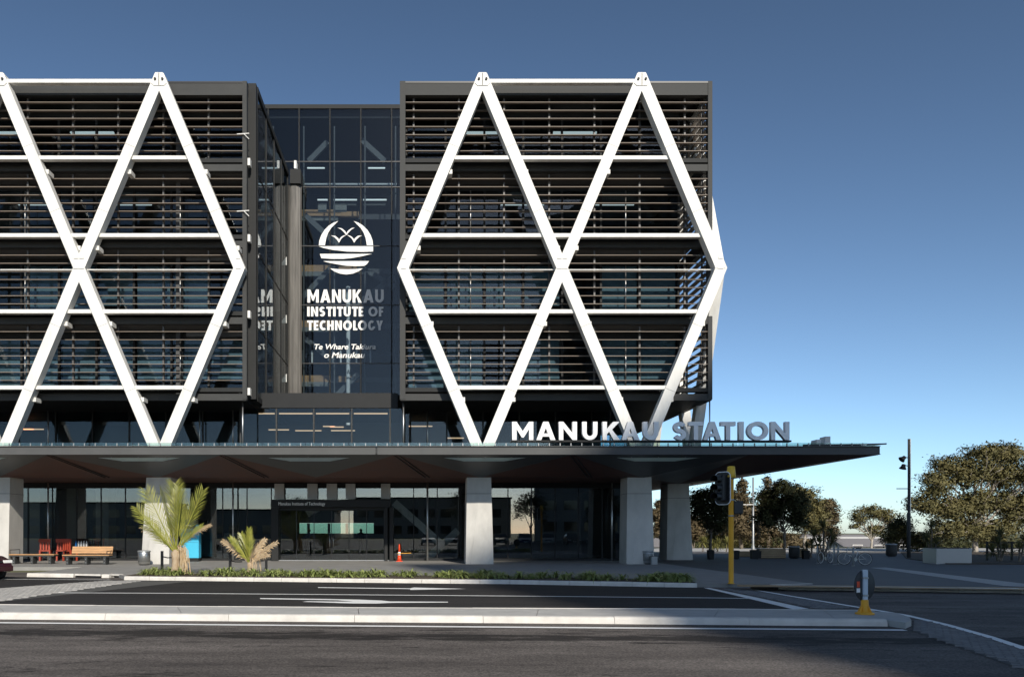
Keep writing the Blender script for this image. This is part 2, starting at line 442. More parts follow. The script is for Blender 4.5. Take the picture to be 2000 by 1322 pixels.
# traffic island (median): concrete top and kerb stones round it
mf = [G(px, py, ROADZ) for px, py in ((-260, 1206.5), (0, 1208.8), (350, 1211.8), (700, 1214.4), (1050, 1216.8), (1400, 1219.6), (1640, 1222.6), (1735, 1222.8))]
mbk = [G(px, py, 0) for px, py in ((-260, 1176.5), (0, 1179.0), (350, 1182.2), (700, 1184.6), (1050, 1186.4), (1400, 1187.6), (1600, 1188.6), (1700, 1190.5))]
nose = [G(px, py, 0) for px, py in ((1752, 1195), (1776, 1203), (1780, 1209), (1768, 1214))]
ring = mf + nose[::-1] + mbk[::-1]
ins = [(x, y + .17) for x, y in mf] + nose[::-1] + [(x, y - .15) for x, y in mbk[::-1]]
med = empty('median_island', (0, 15, 0)); tag(med, kind='structure')
def world_child(o, root):
    o.location = tuple(-c for c in root.location); return o
slabx = [-40, -4.1, 3.66, 4.05, 12]
nA = len(mf)
for i in range(nA - 1):
    a, b = mf[i], mf[i + 1]; c, d = mbk[i + 1], mbk[i]
    m_ = MB().prism([(a[0] + .006, a[1] + .17, -.1), (b[0] - .006, b[1] + .17, -.1), (c[0] - .006, c[1] - .155, -.1), (d[0] + .006, d[1] - .155, -.1)],
                    [(a[0] + .006, a[1] + .17, .0), (b[0] - .006, b[1] + .17, .0), (c[0] - .006, c[1] - .155, .0), (d[0] + .006, d[1] - .155, .0)])
    world_child(m_.build('concrete_slab', M['median'], med), med)
nz = [(mf[-1][0], mf[-1][1] + .17)] + nose[::-1] + [(mbk[-1][0], mbk[-1][1] - .155)]
world_child(MB().extr_z(nz, -.14, -.012).build('concrete_slab', M['median'], med), med)
def stones(line, sgn, seg, root, h=.13):
    L = [0]
    for i in range(len(line) - 1): L.append(L[-1] + math.dist(line[i], line[i + 1]))
    n = int(L[-1] / seg); sl = L[-1] / n
    def at(s):
        for i in range(len(line) - 1):
            if s <= L[i + 1] or i == len(line) - 2:
                t = (s - L[i]) / (L[i + 1] - L[i]); return (line[i][0] + t * (line[i + 1][0] - line[i][0]), line[i][1] + t * (line[i + 1][1] - line[i][1]))
    for i in range(n):
        a = at(i * sl + .004); b = at((i + 1) * sl - .004)
        j = random.uniform(-.003, .003)
        prof = [(0, -.15), (.025, -.04), (.05, -.004 + j), (.085, .008 + j), (.163, .008 + j), (.163, -.15)]
        o = MB().prism([(a[0], a[1] + sgn * q, z) for q, z in prof], [(b[0], b[1] + sgn * q, z) for q, z in prof]).build('kerb_stone', M['kerb'], root)
        world_child(o, root)
stones(mf, 1, 2.4, med); stones(mbk, -1, 2.4, med)

# painted markings, children of the road
def paint(pts, name='lane_line', z=ROADZ + .009):
    MB().poly(gz(pts, z)).build(name, M['paint'], road)
def paint_line(pts, w, name='lane_line', z=ROADZ + .009):
    W = [G(px, py, z) for px, py in pts]; mb = MB(); l = []; r = []
    for i, p in enumerate(W):
        a = W[max(0, i - 1)]; b = W[min(len(W) - 1, i + 1)]
        dx, dy = b[0] - a[0], b[1] - a[1]; L = math.hypot(dx, dy); n = (-dy / L * w / 2, dx / L * w / 2)
        l.append((p[0] + n[0], p[1] + n[1], z)); r.append((p[0] - n[0], p[1] - n[1], z))
    for i in range(len(W) - 1): mb.poly([r[i], r[i + 1], l[i + 1], l[i]])
    mb.build(name, M['paint'], road)
paint_line([(-260, 1212), (0, 1215.2), (350, 1218.5), (700, 1221.5), (1050, 1224.3), (1400, 1226.8), (1768, 1229.6)], .19)
paint_line([(96, 1156.8), (350, 1157.9), (700, 1160.8), (1050, 1163.6), (1400, 1167), (1462, 1168)], .16)
paint([(1374, 1147.3), (1387, 1147.6), (1484, 1167.5), (1580, 1188.3), (1548, 1188.8), (1462, 1168.3)], 'stop_line')
paint_line([(1463, 1149.6), (1545, 1163.5), (1685, 1186.5), (1769, 1200.5), (1846, 1218.5), (1930, 1242), (2000, 1265), (2160, 1322)], .15)
paint([(508, 1167.2), (640, 1169), (702, 1170.2), (745, 1172), (762, 1173.7), (875, 1174.4), (875, 1175.8), (765, 1176.6), (735, 1178), (690, 1177.8), (590, 1174.5), (600, 1173.4), (690, 1174.2), (660, 1171.6), (508, 1169)], 'turn_arrow')
paint([(621, 1146.0), (801, 1148.2), (808, 1146.6), (910, 1149.2), (801, 1151.4), (801, 1149.6), (621, 1147.2)], 'turn_arrow')
paint_line([(-160, 1130.2), (60, 1130.6), (215, 1131.6)], .12)

# stone-paved crossing bands
def pavers(name, poly, ang, size, matn, gap=.012, z=ROADZ + .006, limit=300):
    """rows of single pavers clipped to a convex world polygon"""
    root = empty(name, (poly[0][0], poly[0][1], z)); tag(root, kind='structure')
    base = MB().poly([(x, y, z) for x, y in poly]).build('paver_bedding', M['joint'], root); world_child(base, root); base.location = (-root.location[0], -root.location[1], -root.location[2])
    c, s = cos(ang), sin(ang)
    uv = [(x * c + y * s, -x * s + y * c) for x, y in poly]
    u0, u1 = min(u for u, v in uv), max(u for u, v in uv); v0, v1 = min(v for u, v in uv), max(v for u, v in uv)
    def inside(u, v):
        sg = 0
        for i in range(len(uv)):
            a, b = uv[i], uv[(i + 1) % len(uv)]
            q = (b[0] - a[0]) * (v - a[1]) - (b[1] - a[1]) * (u - a[0])
            if q * sg < 0: return False
            if abs(q) > 1e-9: sg = q
        return True
    sx, sy = size; got = []
    nv = int((v1 - v0) / sy) + 1; nu = int((u1 - u0) / sx) + 2
    for j in range(nv):
        for i in range(nu):
            u = u0 + (i + .5 * (j % 2)) * sx; v = v0 + j * sy
            if all(inside(u + a, v + b) for a, b in ((.06, .02), (sx - .06, .02), (.06, sy - .02), (sx - .06, sy - .02))):
                x = (u + sx / 2) * c - (v + sy / 2) * s; y = (u + sx / 2) * s + (v + sy / 2) * c
                vis = y > 8 and abs(x - y * .11) < y * .66
                got.append((math.hypot(x, y) + (0 if vis else 1000), x, y))
    got.sort()
    pm = []
    for k in range(3):
        mb = MB(); hx, hy = sx / 2 - gap / 2, sy / 2 - gap / 2
        mb.prism([(-hx, -hy, -.01), (hx, -hy, -.01), (hx, hy, -.01), (-hx, hy, -.01)], [(-hx + .012, -hy + .012, .012 + .003 * k), (hx - .012, -hy + .012, .012), (hx - .012, hy - .012, .012 + .002 * k), (-hx + .012, hy - .012, .013)])
        pm.append(mb.mesh('paver', M[matn]))
    for d, x, y in got[:limit]:
        o = put('paver', random.choice(pm), root); o.location = (x - root.location[0], y - root.location[1], 0); o.rotation_euler = (0, 0, ang)
    if len(got) > limit:
        mb = MB(); hx, hy = sx / 2 - gap / 2, sy / 2 - gap / 2
        for d, x, y in got[limit:]:
            cs = []
            for a, b in ((-hx, -hy), (hx, -hy), (hx, hy), (-hx, hy)): cs.append((x + a * c - b * s, y + a * s + b * c))
            h = random.uniform(.010, .016)
            mb.prism([(q[0], q[1], z - .01) for q in cs], [(q[0], q[1], z + h) for q in cs])
        o = mb.build('far_pavers', M[matn], root); world_child(o, root); tag(o, kind='stuff')
    return root
gp = lambda pts: [G(px, py, ROADZ) for px, py in pts]
pavers('paved_crossing', gp([(-240, 1165), (-240, 1210), (0, 1175), (367, 1135.5), (213, 1133.5)]), .35, (.30, .15), 'paver')
pavers('paved_crossing', gp([(1782, 1231.5), (2080, 1337), (2200, 1337), (2000, 1268.5), (1848, 1221.5), (1786, 1207.5)]), -.55, (.22, .11), 'paver2')
pavers('paved_crossing', gp([(1405, 1149.5), (1600, 1190), (1668, 1187.4), (1463, 1152)]), -.55, (.22, .11), 'paver2')

# ------------------------------------------------------------------ the building
DF, DFB = 37.9, 38.4       # white frame, front and back
DW = 38.75                 # wing front (louvres, fascias)
DG = 40.3                  # wing window line
DA = 50.0                  # atrium glass
building = empty('station_building', (0, 44, 0), label='dark louvred campus building with white diamond steel frame over a wide canopy', cat='building')
def bpart(o):
    return world_child(o, building)
def B(name, matn, x0, x1, y0, y1, z0, z1, parent=None):
    """box in world coordinates under the building (or under one of its parts whose origin is the world origin)"""
    o = MB().box(x0, x1, y0, y1, z0, z1).build(name, M[matn], parent or building)
    if parent is None: bpart(o)
    return o
def sub(mb, name, matn, parent, smooth=False):
    o = mb.build(name, M[matn] if isinstance(matn, str) else matn, parent, smooth)
    if parent is building: bpart(o)
    return o
zt = lambda y: Z_(y, DW)
LY = [199.4 + 15.85 * i for i in range(7)]
def clip(poly, nx, nz_, d):
    out = []
    for i in range(len(poly)):
        a, b = poly[i], poly[(i + 1) % len(poly)]
        da, db = a[0] * nx + a[1] * nz_ - d, b[0] * nx + b[1] * nz_ - d
        if da >= 0: out.append(a)
        if da * db < 0:
            t = da / (da - db); out.append((a[0] + t * (b[0] - a[0]), a[1] + t * (b[1] - a[1])))
    return out
def band_poly(a, b, w, ext=.8):
    dx, dz = b[0] - a[0], b[1] - a[1]; L = math.hypot(dx, dz); ux, uz = dx / L, dz / L; nx, nz_ = -uz * w / 2, ux * w / 2
    a = (a[0] - ux * ext, a[1] - uz * ext); b = (b[0] + ux * ext, b[1] + uz * ext)
    return [(a[0] + nx, a[1] + nz_), (b[0] + nx, b[1] + nz_), (b[0] - nx, b[1] - nz_), (a[0] - nx, a[1] - nz_)]
ZA, ZM, ZB = Z_(150, DF), Z_(523, DF), Z_(896, DF)
ZTOP = Z_(143, DF)
BEAMW = .50
def diamond_frame(parent, mids, apexes, extrude, ends, seam=None):
    """mids / apexes: coordinates along the facade; extrude(mb, poly) makes the solid; ends: which mid nodes are the outer tips"""
    for m_ in mids:
        for a in apexes:
            if abs(abs(m_ - a) - HALF) > .4: continue
            s = 1 if a > m_ else -1
            for up in (1, -1):
                zz = ZA if up > 0 else ZB
                p = band_poly((m_, ZM), (a, zz), BEAMW)
                p = clip(p, 0, up, up * ZM)
                p = clip(p, -s, 0, -s * a)
                if m_ not in ends: p = clip(p, s, 0, s * m_)
                if up > 0: p = clip(p, 0, -1, -ZTOP)
                else: p = clip(p, 0, 1, 4.96)
                extrude(p)
                if seam:
                    for t in (.30, .64):
                        c = (m_ + (a - m_) * t, ZM + (zz - ZM) * t); dx, dz = a - m_, zz - ZM; L = math.hypot(dx, dz); ux, uz = dx / L, dz / L; nx, nz_ = -uz * (BEAMW / 2 - .004), ux * (BEAMW / 2 - .004); e = .009
                        seam([(c[0] + nx - ux * e, c[1] + nz_ - uz * e), (c[0] + nx + ux * e, c[1] + nz_ + uz * e), (c[0] - nx + ux * e, c[1] - nz_ + uz * e), (c[0] - nx - ux * e, c[1] - nz_ - uz * e)])
HALF = 155.5 * DF / FPX
def wing(px0, px1, mids_px, apex_px, ends_px, fins_px, rods_px, right):
    """one louvred wing; px0..px1 is its outer width at DW"""
    x0, x1 = X_(px0, DW), X_(px1, DW)
    zb, ztop = zt(779), zt(160)
    body = B('wing', 'dark', x0 + .05, x1 - (1.2 if right else .6), DG + .35, 53, zt(779) + .02, zt(757))       # bottom floor plate as the wing's own mesh
    body.location = tuple(-c for c in building.location)
    W = body
    # roof and floor plates, back wall
    bxs = lambda n, m_, *a: MB().box(*a).build(n, M[m_], W)
    xi1 = x1 - (.95 if right else .2)
    bxs('roof_slab', 'dark', x0 + .06, x1 - .06, DW + .32, 53, zt(176), zt(160.5))
    bxs('soffit_panel', 'greydk', x0 + .06, x1 - .06, DW + .28, 53.05, zt(779) - .06, zt(779) + .015)
    for n in range(3):
        y = 309 + 149.3 * n
        bxs('floor_slab', 'slab', x0 + .06, xi1, DW + .36, 52, zt(y + 26), zt(y + 2))
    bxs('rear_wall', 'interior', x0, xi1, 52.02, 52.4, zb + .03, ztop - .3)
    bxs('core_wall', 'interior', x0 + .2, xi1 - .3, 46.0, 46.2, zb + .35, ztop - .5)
    if right:
        bxs('side_wall', 'greydk', x0, x0 + .18, DW + .1, 52, zb, ztop)
        bxs('side_wall', 'greydk', xi1 - .12, xi1, DG + .3, 52, zb + .03, ztop - .3)
    # top, floor and bottom fascias
    bxs('fascia', 'grey', x0 + .02, x1 - .02, DW, DW + .3, zt(186), zt(163))
    bxs('parapet_cap', 'black', x0, x1, DW - .02, DW + .4, zt(162.8), zt(159.5))
    for n in range(4):
        y = 309 + 149.3 * n
        bxs('fascia', 'grey', x0 + .02, x1 - .02, DW, DW + .3, zt(y + 25), zt(y + 12))
        bxs('sill_channel', 'greydk', x0 + .03, x1 - .03, DW + .02, DW + .32, zt(y + 8), zt(y))
    # corner posts
    pw = X_(px0 + 12, DW) - x0
    bxs('corner_post', 'grey', x0, x0 + .26, DW - .03, DW + .28, zb - .02, ztop + .02)
    bxs('corner_post', 'grey', x1 - .20, x1, DW - .03, DW + .28, zb - .02, ztop + .02)
    # louvre blades
    blade = MB().box(x0 + .27, x1 - .21, DW + .02, DW + .26, -.014, .014)
    # slight tilt: rear edge higher
    blade.v = [(x, y, z + (y - DW - .02) * .17) for x, y, z in blade.v]
    bm_ = blade.mesh('louvre', M['louvre'])
    fin = MB().box(-.04, .04, DW + .27, DW + .42, zt(303), zt(186)).mesh('louvre_bracket', M['fin'])
    off = zt(0) - zt(149.3)
    for n in range(4):
        for y in LY:
            put('louvre', bm_, W, (0, 0, zt(y + 149.3 * n)))
        for fx in fins_px:
            put('louvre_bracket', fin, W, (X_(fx, DW + .3), 0, -off * n))
        for rx in rods_px:
            if n == 0: continue
            put('steel_rod', MB().tube([(X_(rx, 39.7), 39.7, zt(303 + 149.3 * n)), (X_(rx, 39.7), 39.7, zt(208 + 149.3 * n))], .03, 8).mesh('steel_rod', M['steel'], True), W)
    # windows: panes, mullions, sheets coloured like reflected sky
    wx0, wx1 = x0 + .3, xi1 - .15
    nb = int(round((wx1 - wx0) / 1.9)); bw = (wx1 - wx0) / nb
    zlo, zhi = zt(308) + .02, zt(196)
    pane = MB().box(.05, bw - .05, DG + .03, DG + .045, zlo + .05, zhi - .05).mesh('window_pane', M['wglass'])
    mul = MB().box(-.05, .05, DG - .03, DG + .12, zlo, zhi).mesh('mullion', M['greydk'])
    head = MB().box(wx0, wx1, DG - .02, DG + .1, zhi - .05, zt(185)).mesh('window_head', M['dark'])
    tr = MB().box(wx0, wx1, DG - .02, DG + .08, zlo - .03, zlo + .05).mesh('window_sill', M['greydk'])
    rr = random.Random(3 if right else 5)
    for n in range(4):
        dz = -off * n
        put('window_head', head, W, (0, 0, dz)); put('window_sill', tr, W, (0, 0, dz))
        for i in range(nb + 1): put('mullion', mul, W, (wx0 + i * bw, 0, dz))
        for i in range(nb):
            put('window_pane', pane, W, (wx0 + i * bw, 0, dz))
            if n >= 2 and rr.random() < .8:
                drop = rr.choice((.75, .9, 1.0)) * (zhi - zlo - .1)
                put('reflection_panel', MB().box(.1, bw - .1, DG + .2, DG + .215, zhi - .05 - drop, zhi - .05).mesh('reflection_panel', M['reflection_panel']), W, (wx0 + i * bw, 0, dz))
        if n >= 2:
            put('gutter_edge', MB().box(wx0, xi1 - .4, DG - .42, DG - .05, zlo - .10, zlo + (.10 if n == 3 else 0)).mesh('gutter_edge', M['white']), W, (0, 0, dz))
        # slim interior ceiling lights
        for i in range(2):
            cx_ = wx0 + (i * 2.4 + 1.5 + n) * 1.9
            if cx_ < wx1 - 1.5 and n in (0, 1):
                put('ceiling_light', MB().box(cx_, cx_ + 2.2, DG + 1.2, DG + 1.34, zhi - .22, zhi - .14).mesh('ceiling_light', M['white_tube']), W, (0, 0, dz))
    # white frame
    fr = body
    def ex(p):
        MB().extr_y(p, DF, DFB).build('diagonal_brace', M['white'], fr)
    mids = [X_(p, DF) for p in mids_px]; ap = [X_(p, DF) for p in apex_px]; ends = [X_(p, DF) for p in ends_px]
    diamond_frame(fr, mids, ap, ex, ends, lambda p: MB().extr_y(p, DF - .004, DF - .001).build('splice_joint', M['seam'], fr))
    # rails between outermost braces
    for k, y in enumerate((155.5, 305.5, 457.5, 606.5, 755.5)):
        z = Z_(y, DF)
        t = abs(z - ZM) / (ZA - ZM) if z > ZM else abs(z - ZM) / (ZM - ZB)
        rx0 = mids[0] + HALF * t; rx1 = mids[-1] - HALF * t
        if not right: rx0 = mids[0] - .2
        nseg = len(apex_px) * 2
        c = MB(); r0, r1 = rx0 + .1, rx1 - .1
        # channel: web with two flanges
        c.box(r0, r1, DF + .12, DF + .16, z - .085, z + .085).box(r0, r1, DF + .16, DF + .40, z + .045, z + .085).box(r0, r1, DF + .16, DF + .40, z - .085, z - .045)
        c.build('frame_rail', M['white'], fr)
        # open-grid walkway between rail and facade
        if k: MB().box(r0 + .2, r1 - .2, DF + .41, DW - .01, z + .02, z + .06).build('walkway', M['dark'], fr)
    # connection tabs at braces below each rail
    for m_ in mids:
        for a in ap:
            if abs(abs(m_ - a) - HALF) > .4: continue
            s = 1 if a > m_ else -1
            for y in (329, 479, 628, 777):
                z = Z_(y, DF); up = z > ZM
                t = (z - ZM) / (ZA - ZM) if up else (ZM - z) / (ZM - ZB)
                xx = m_ + (a - m_) * t
                side_ = 1 if not right else -1
                side_ = 1
                MB().box(xx + .18, xx + .38, DF + .30, DW - .005, z - .12, z + .08).build('connection_tab', M['white'], fr)
    # cap plates with bolts at the apexes and node plates at the crossings
    for a in ap:
        MB().extr_y([(a - .24, ZA - .42), (a - .36, ZA - .30), (a - .17, ZTOP + .012), (a + .17, ZTOP + .012), (a + .36, ZA - .30), (a + .24, ZA - .42)], DF - .035, DF - .003).build('cap_plate', M['white'], fr)
        for s in (-1, 1):
            MB().lathe([(.055, 0), (.055, .05), (.03, .06)], (a + s * .17, DF - .095, ZA - .13), 10, 'y').build('bolt', M['grey'], fr)
        MB().box(a - .012, a + .012, DF - .055, DF - .036, ZA - .4, ZTOP - .02).build('cap_joint', M['grey'], fr)
    for m_ in mids:
        s = 0
        if m_ in ends: s = 1 if m_ == mids[0] and right else -1
        for q in ((s,) if s else (-1, 1)):
            xx = m_ + q * .13 if not s else m_ + s * .04
            MB().box(xx - .12, xx + .12, DF - .03, DF - .003, ZM - .05, ZM + .02).build('node_plate', M['white'], fr)
            MB().box(xx - .10, xx + .10, DF - .03, DF - .003, ZM + .42, ZM + .52).build('node_plate', M['white'], fr)
        rod = MB()
    # thin tie rod across at mid level
    MB().tube([(mids[0], DF + .3, ZM), (mids[-1], DF + .3, ZM)], .03, 8).build('tie_rod', M['white'], fr)
    return body
rw = wing(781, 1391, [787, 1098, 1409], [942.5, 1253.5], [787, 1409], [808 + 88.2 * i for i in range(7)], [919, 1222], True)
lw_ = wing(-230, 482, [-157, 154, 467], [-313, -1.5, 310.7], [467], [-210 + 88.2 * i for i in range(8)], [49, 352], False)

# frame and louvres on the right wing's end wall
SX0, SX1 = X_(1409, DF) - .32, X_(1409, DF) + .18
smids = [DF + .25, DF + .25 + 2 * HALF]; saps = [DF + .25 + HALF, DF + .25 + 3 * HALF]
def exs(p): MB().extr_x(p, SX0 + .02, SX1 - .01).build('diagonal_brace', M['white'], rw)
diamond_frame(rw, smids, saps, exs, [smids[0]])
xr = X_(1391, DW)
sbl = MB().box(xr - .25, xr - .02, DW + .34, 52.4, -.022, .022).mesh('louvre', M['louvre'])
sfin = MB().box(xr - .34, xr - .26, -.04, .04, zt(303), zt(186)).mesh('louvre_bracket', M['fin'])
off = zt(0) - zt(149.3)
for n in range(4):
    for y in LY: put('louvre', sbl, rw, (0, 0, zt(y + 149.3 * n)))
    for k in range(6): put('louvre_bracket', sfin, rw, (0, DW + .55 + 2.2 * k, -off * n))
    MB().box(xr - .3, xr - .015, DW + .34, 52.6, zt(309 + 149.3 * n + 25), zt(309 + 149.3 * n)).build('fascia', M['grey'], rw)
MB().box(xr - .3, xr - .015, DW + .34, 52.6, zt(186), zt(163)).build('fascia', M['grey'], rw)

# left wing end: return panel, glazed flank, white clamps
XL = X_(500, 39.4)
zfl0, zfl1 = zt(779), Z_(163, 39.4)
flank = B('glazed_flank', 'greydk', X_(484, 39.4), XL, 39.4, 39.75, zfl0 + .1, zfl1)
FLY = [39.8 + 2.3 * i for i in range(5)]
for i in range(4):
    for (za, zb_) in zip([zfl0 + .3] + [Z_(y, 39.4) for y in (635, 485, 330)], [Z_(y, 39.4) for y in (635, 485, 330, 178)]):
        MB().box(XL - .045, XL - .03, FLY[i] + .03, FLY[i + 1] - .03, za + .03, zb_ - .03).build('window_pane', M['aglass'], flank)
for i in range(5): MB().box(XL - .10, XL + .01, FLY[i] - .03, FLY[i] + .03, zfl0 + .3, zfl1 - .3).build('mullion', M['greydk'], flank)
for y in (635, 485, 330): MB().box(XL - .09, XL - .01, 39.83, 48.97, Z_(y, 39.4) - .02, Z_(y, 39.4) + .02).build('transom', M['greydk'], flank)
MB().box(XL - .4, XL + .03, 39.76, 49.1, zfl1 - .3, zfl1 + .01).build('parapet', M['greydk'], flank)
MB().box(XL - .3, XL + .02, 39.76, 49.1, zfl0 + .05, zfl0 + .3).build('base_beam', M['greydk'], flank)
for y in (640, 490, 335): MB().box(XL - 3.5, XL - .15, 39.9, 48.9, Z_(y, 39.4) - .3, Z_(y, 39.4) - .05).build('floor_edge', M['slab'], flank)
MB().box(XL - 4.0, XL - 3.8, 39.9, 51.9, zfl0, zfl1 - .5).build('inner_wall', M['interior'], flank)
xp = X_(478, DW - .1)
for y0 in (308, 457, 606, 757):
    MB().box(X_(483, DW), X_(488, DW), DW + .05, DW + .35, zt(y0 + 14), zt(y0)).build('bracket_plate', M['white'], flank)
for y in (265, 415):
    MB().tube([(X_(462, DW - .2), DW - .12, zt(y)), (X_(486, DW - .2), DW - .12, zt(y - 1.5))], .03, 6).tube([(X_(476, DW - .2), DW - .15, zt(y)), (X_(486, DW - .2), DW - .15, zt(y + 10))], .02, 6).build('cable_clamp', M['white'], flank)
# fluted column at the back of the recess
fx0, fx1 = X_(559, 48.6), X_(588, 48.9)
fcx, frr = (fx0 + fx1) / 2, (fx1 - fx0) / 2
ring_ = []
for k in range(72):
    a = 2 * pi * k / 72; r = frr * (1 - (.045 if k % 3 == 0 else 0))
    ring_.append((fcx + r * cos(a), 49.2 + r * .75 * sin(a)))
fz0, fz1 = 8.4, Z_(362, 49)
fl = MB().extr_z(ring_, fz0, fz1).build('fluted_column', mat('ribbed_metal', (.105, .10, .092), .5, metal=.2, var=.55, scale=1.2, stretch=(3, 3, .25)), building); bpart(fl)
MB().box(fx0 + .2, fx1, 48.75, 49.8, fz1 + .01, Z_(334, 49)).build('column_head', M['greydk'], fl)
MB().box(fx0 + .45, fx1 - .25, 48.7, 49.3, Z_(333.5, 49), Z_(318, 49)).build('vent_box', M['white'], fl)
for y in (512, 625, 740):  # white triangles standing in for patches of sunlight
    MB().prism([(X_(546, 48.5), 48.48, Z_(y + 6, 48.5)), (X_(560, 48.5), 48.48, Z_(y + 6, 48.5)), (X_(560, 48.5), 48.48, Z_(y - 10, 48.5))],
               [(X_(546, 48.5), 48.51, Z_(y + 6, 48.5)), (X_(560, 48.5), 48.51, Z_(y + 6, 48.5)), (X_(560, 48.5), 48.51, Z_(y - 10, 48.5))]).build('sunlit_patch', M['white'], fl)

# atrium
AX = [X_(524 + 60.25 * i, DA) for i in range(-2, 6)]
AZ = [Z_(y, DA) for y in (790, 709.5, 595.7, 480.6, 365.6, 316, 212)]
atr = B('atrium', 'greydk', AX[0], AX[-1], DA - .05, DA + .4, Z_(213, DA), Z_(205, DA))
for i in range(len(AX) - 1):
    for j in range(len(AZ) - 1):
        MB().box(AX[i] + .04, AX[i + 1] - .04, DA + .01, DA + .025, AZ[j] + .03, AZ[j + 1] - .03).build('window_pane', M['aglass'], atr)
for x in AX: MB().box(x - .03, x + .03, DA - .04, DA + .12, AZ[0], AZ[-1]).build('mullion', M['greydk'], atr)
for x in AX[2:]: MB().tube([(x + .22, DA + .45, AZ[0]), (x + .22, DA + .45, Z_(240, DA))], .05, 8).build('mast', M['stair'], atr)
for z in AZ[1:-1]: MB().box(AX[0], AX[-1], DA - .02, DA + .06, z - .025, z + .025).build('transom', M['black'], atr)
MB().box(AX[0], AX[-1], DA + .4, 62, Z_(225, DA), Z_(206, DA)).build('roof_slab', M['dark'], atr)
MB().box(AX[0], AX[-1], 61.9, 62.2, 5, Z_(206, DA)).build('rear_wall', M['interior'], atr)
MB().box(AX[0] - .2, AX[0], DA, 62, 5, Z_(206, DA)).build('side_wall', M['interior'], atr)
MB().box(AX[-1], AX[-1] + .2, DA, 62, 5, Z_(206, DA)).build('side_wall', M['interior'], atr)
for j, z in enumerate(AZ[1:5]):
    MB().box(AX[0], AX[-1], 54.0, 61.8, z - .45, z - .1).build('floor_slab', M['slab'], atr)
    MB().box(X_(575, 53), X_(645 + 20 * (j % 2), 53), 53.2, 53.35, z - .55, z - .12).build('timber_balustrade', M['timber'], atr)
    MB().box(X_(575, 53), X_(640 + 20 * (j % 2), 53), 53.15, 53.3, z - .85, z - .56).build('floor_edge', M['intlight'], atr)
    MB().box(X_(660, 53), X_(700, 53), 53.5, 53.65, z - .5, z - .12).build('timber_balustrade', M['timber'], atr)
# tubes of strip lights, blinds, stair flights and bracing behind the glass
for px0, px1, y in ((600, 634, 327), (719, 752, 327), (620, 640, 389), (651, 697, 389), (709, 755, 389)):
    MB().box(X_(px0, 51.2), X_(px1, 51.2), 51.2, 51.3, Z_(y + 2, 51.2), Z_(y, 51.2)).build('strip_light', M['white_tube'], atr)
for px0, px1, y0, y1 in ((621, 638, 397, 414), (651, 677, 397, 414), (678, 696, 397, 401), (710, 753, 397, 401)):
    MB().box(X_(px0, 51.5), X_(px1, 51.5), 51.5, 51.55, Z_(y1, 51.5), Z_(y0, 51.5)).build('roller_blind', M['intlight'], atr)
for a, b in (((603, 316), (640, 278)), ((752, 316), (706, 274)), ((595, 420), (660, 480)), ((592, 580), (650, 520)), ((595, 660), (650, 705)), ((640, 790), (700, 730)), ((700, 520), (770, 560)), ((690, 600), (770, 540))):
    p0, p1 = P(*a, 51.8), P(*b, 51.8)
    MB().extr_y(band_poly((p0[0], p0[2]), (p1[0], p1[2]), .32, 0), 51.7, 52.0).build('stair_flight', M['stair'], atr)
MB().box(X_(590, 51), X_(775, 51), 51.0, 51.15, Z_(361, 51), Z_(358, 51)).build('handrail', M['steelm'], atr)
MB().tube([(X_(680, 51.3), 51.3, 5.3), (X_(680, 51.3), 51.3, Z_(560, 51.3))], .13, 12).build('slim_column', M['sign_white'], atr, True)
for k, px in enumerate((590, 608, 648, 664, 695, 722)):
    MB().box(X_(px, 51.6), X_(px + 3, 51.6), 51.6, 51.68, Z_(708, 51.6), Z_(684, 51.6)).build('balustrade_post', M['sign_white'], atr)

# podium level above the canopy
PZ0, PZ1 = 5.35, Z_(768, 41)
pod = B('podium', 'dark', X_(508, 41), X_(777, 41), 40.9, 41.3, Z_(797, 41), PZ1)
px_m = [470, 540, 613, 687, 762, 800]
for i in range(5):
    xa, xb = X_(px_m[i], 41), X_(px_m[i + 1], 41)
    MB().box(xa + .03, xb - .03, 41.0, 41.015, PZ0, Z_(797, 41) - .01).build('window_pane', M['wglass'], pod)
    MB().box(xa - .035, xa + .035, 40.95, 41.12, PZ0, Z_(797, 41) - .005).build('mullion', M['grey'], pod)
def upper_glaze(pxa, pxb, D, n):
    xa, xb = X_(pxa, D), X_(pxb, D); w = (xb - xa) / n; zt_ = Z_(804, D)
    for i in range(n):
        MB().box(xa + i * w + .03, xa + (i + 1) * w - .03, D, D + .015, PZ0, zt_).build('window_pane', M['wglass'], pod)
    for i in range(n + 1): MB().box(xa + i * w - .035, xa + i * w + .035, D - .04, D + .12, PZ0, zt_).build('mullion', M['greydk'], pod)
    MB().box(xa, xb, D - .02, D + .3, zt_ + .005, zt(779) - .07).build('spandrel', M['dark'], pod)
upper_glaze(-250, 468, 42.5, 10)
upper_glaze(802, 1226, 42.5, 6)
MB().box(X_(1226, 42.5) - .03, X_(1226, 42.5), 42.6, 53, PZ0, zt(779) - .07).build('window_pane', M['wglass'], pod)
MB().box(X_(-260, 42.5), X_(1222, 42.5), 41.6, 53, PZ1 - .35, PZ1 - .02).build('roof_slab', M['dark'], pod) if False else None
MB().box(X_(508, 41), X_(777, 41) + .3, 41.31, 49.9, PZ1 - .3, PZ1 - .02).build('roof_slab', M['dark'], pod)
MB().box(X_(-250, 42.5), X_(1215, 42.5), 47.5, 47.8, PZ0, zt(779) - .1).build('inner_wall', M['interior'], pod)
MB().box(X_(-260, 42.5), X_(1222, 42.5), 43.0, 53, 5.0, 5.33).build('floor_slab', M['slab'], pod)
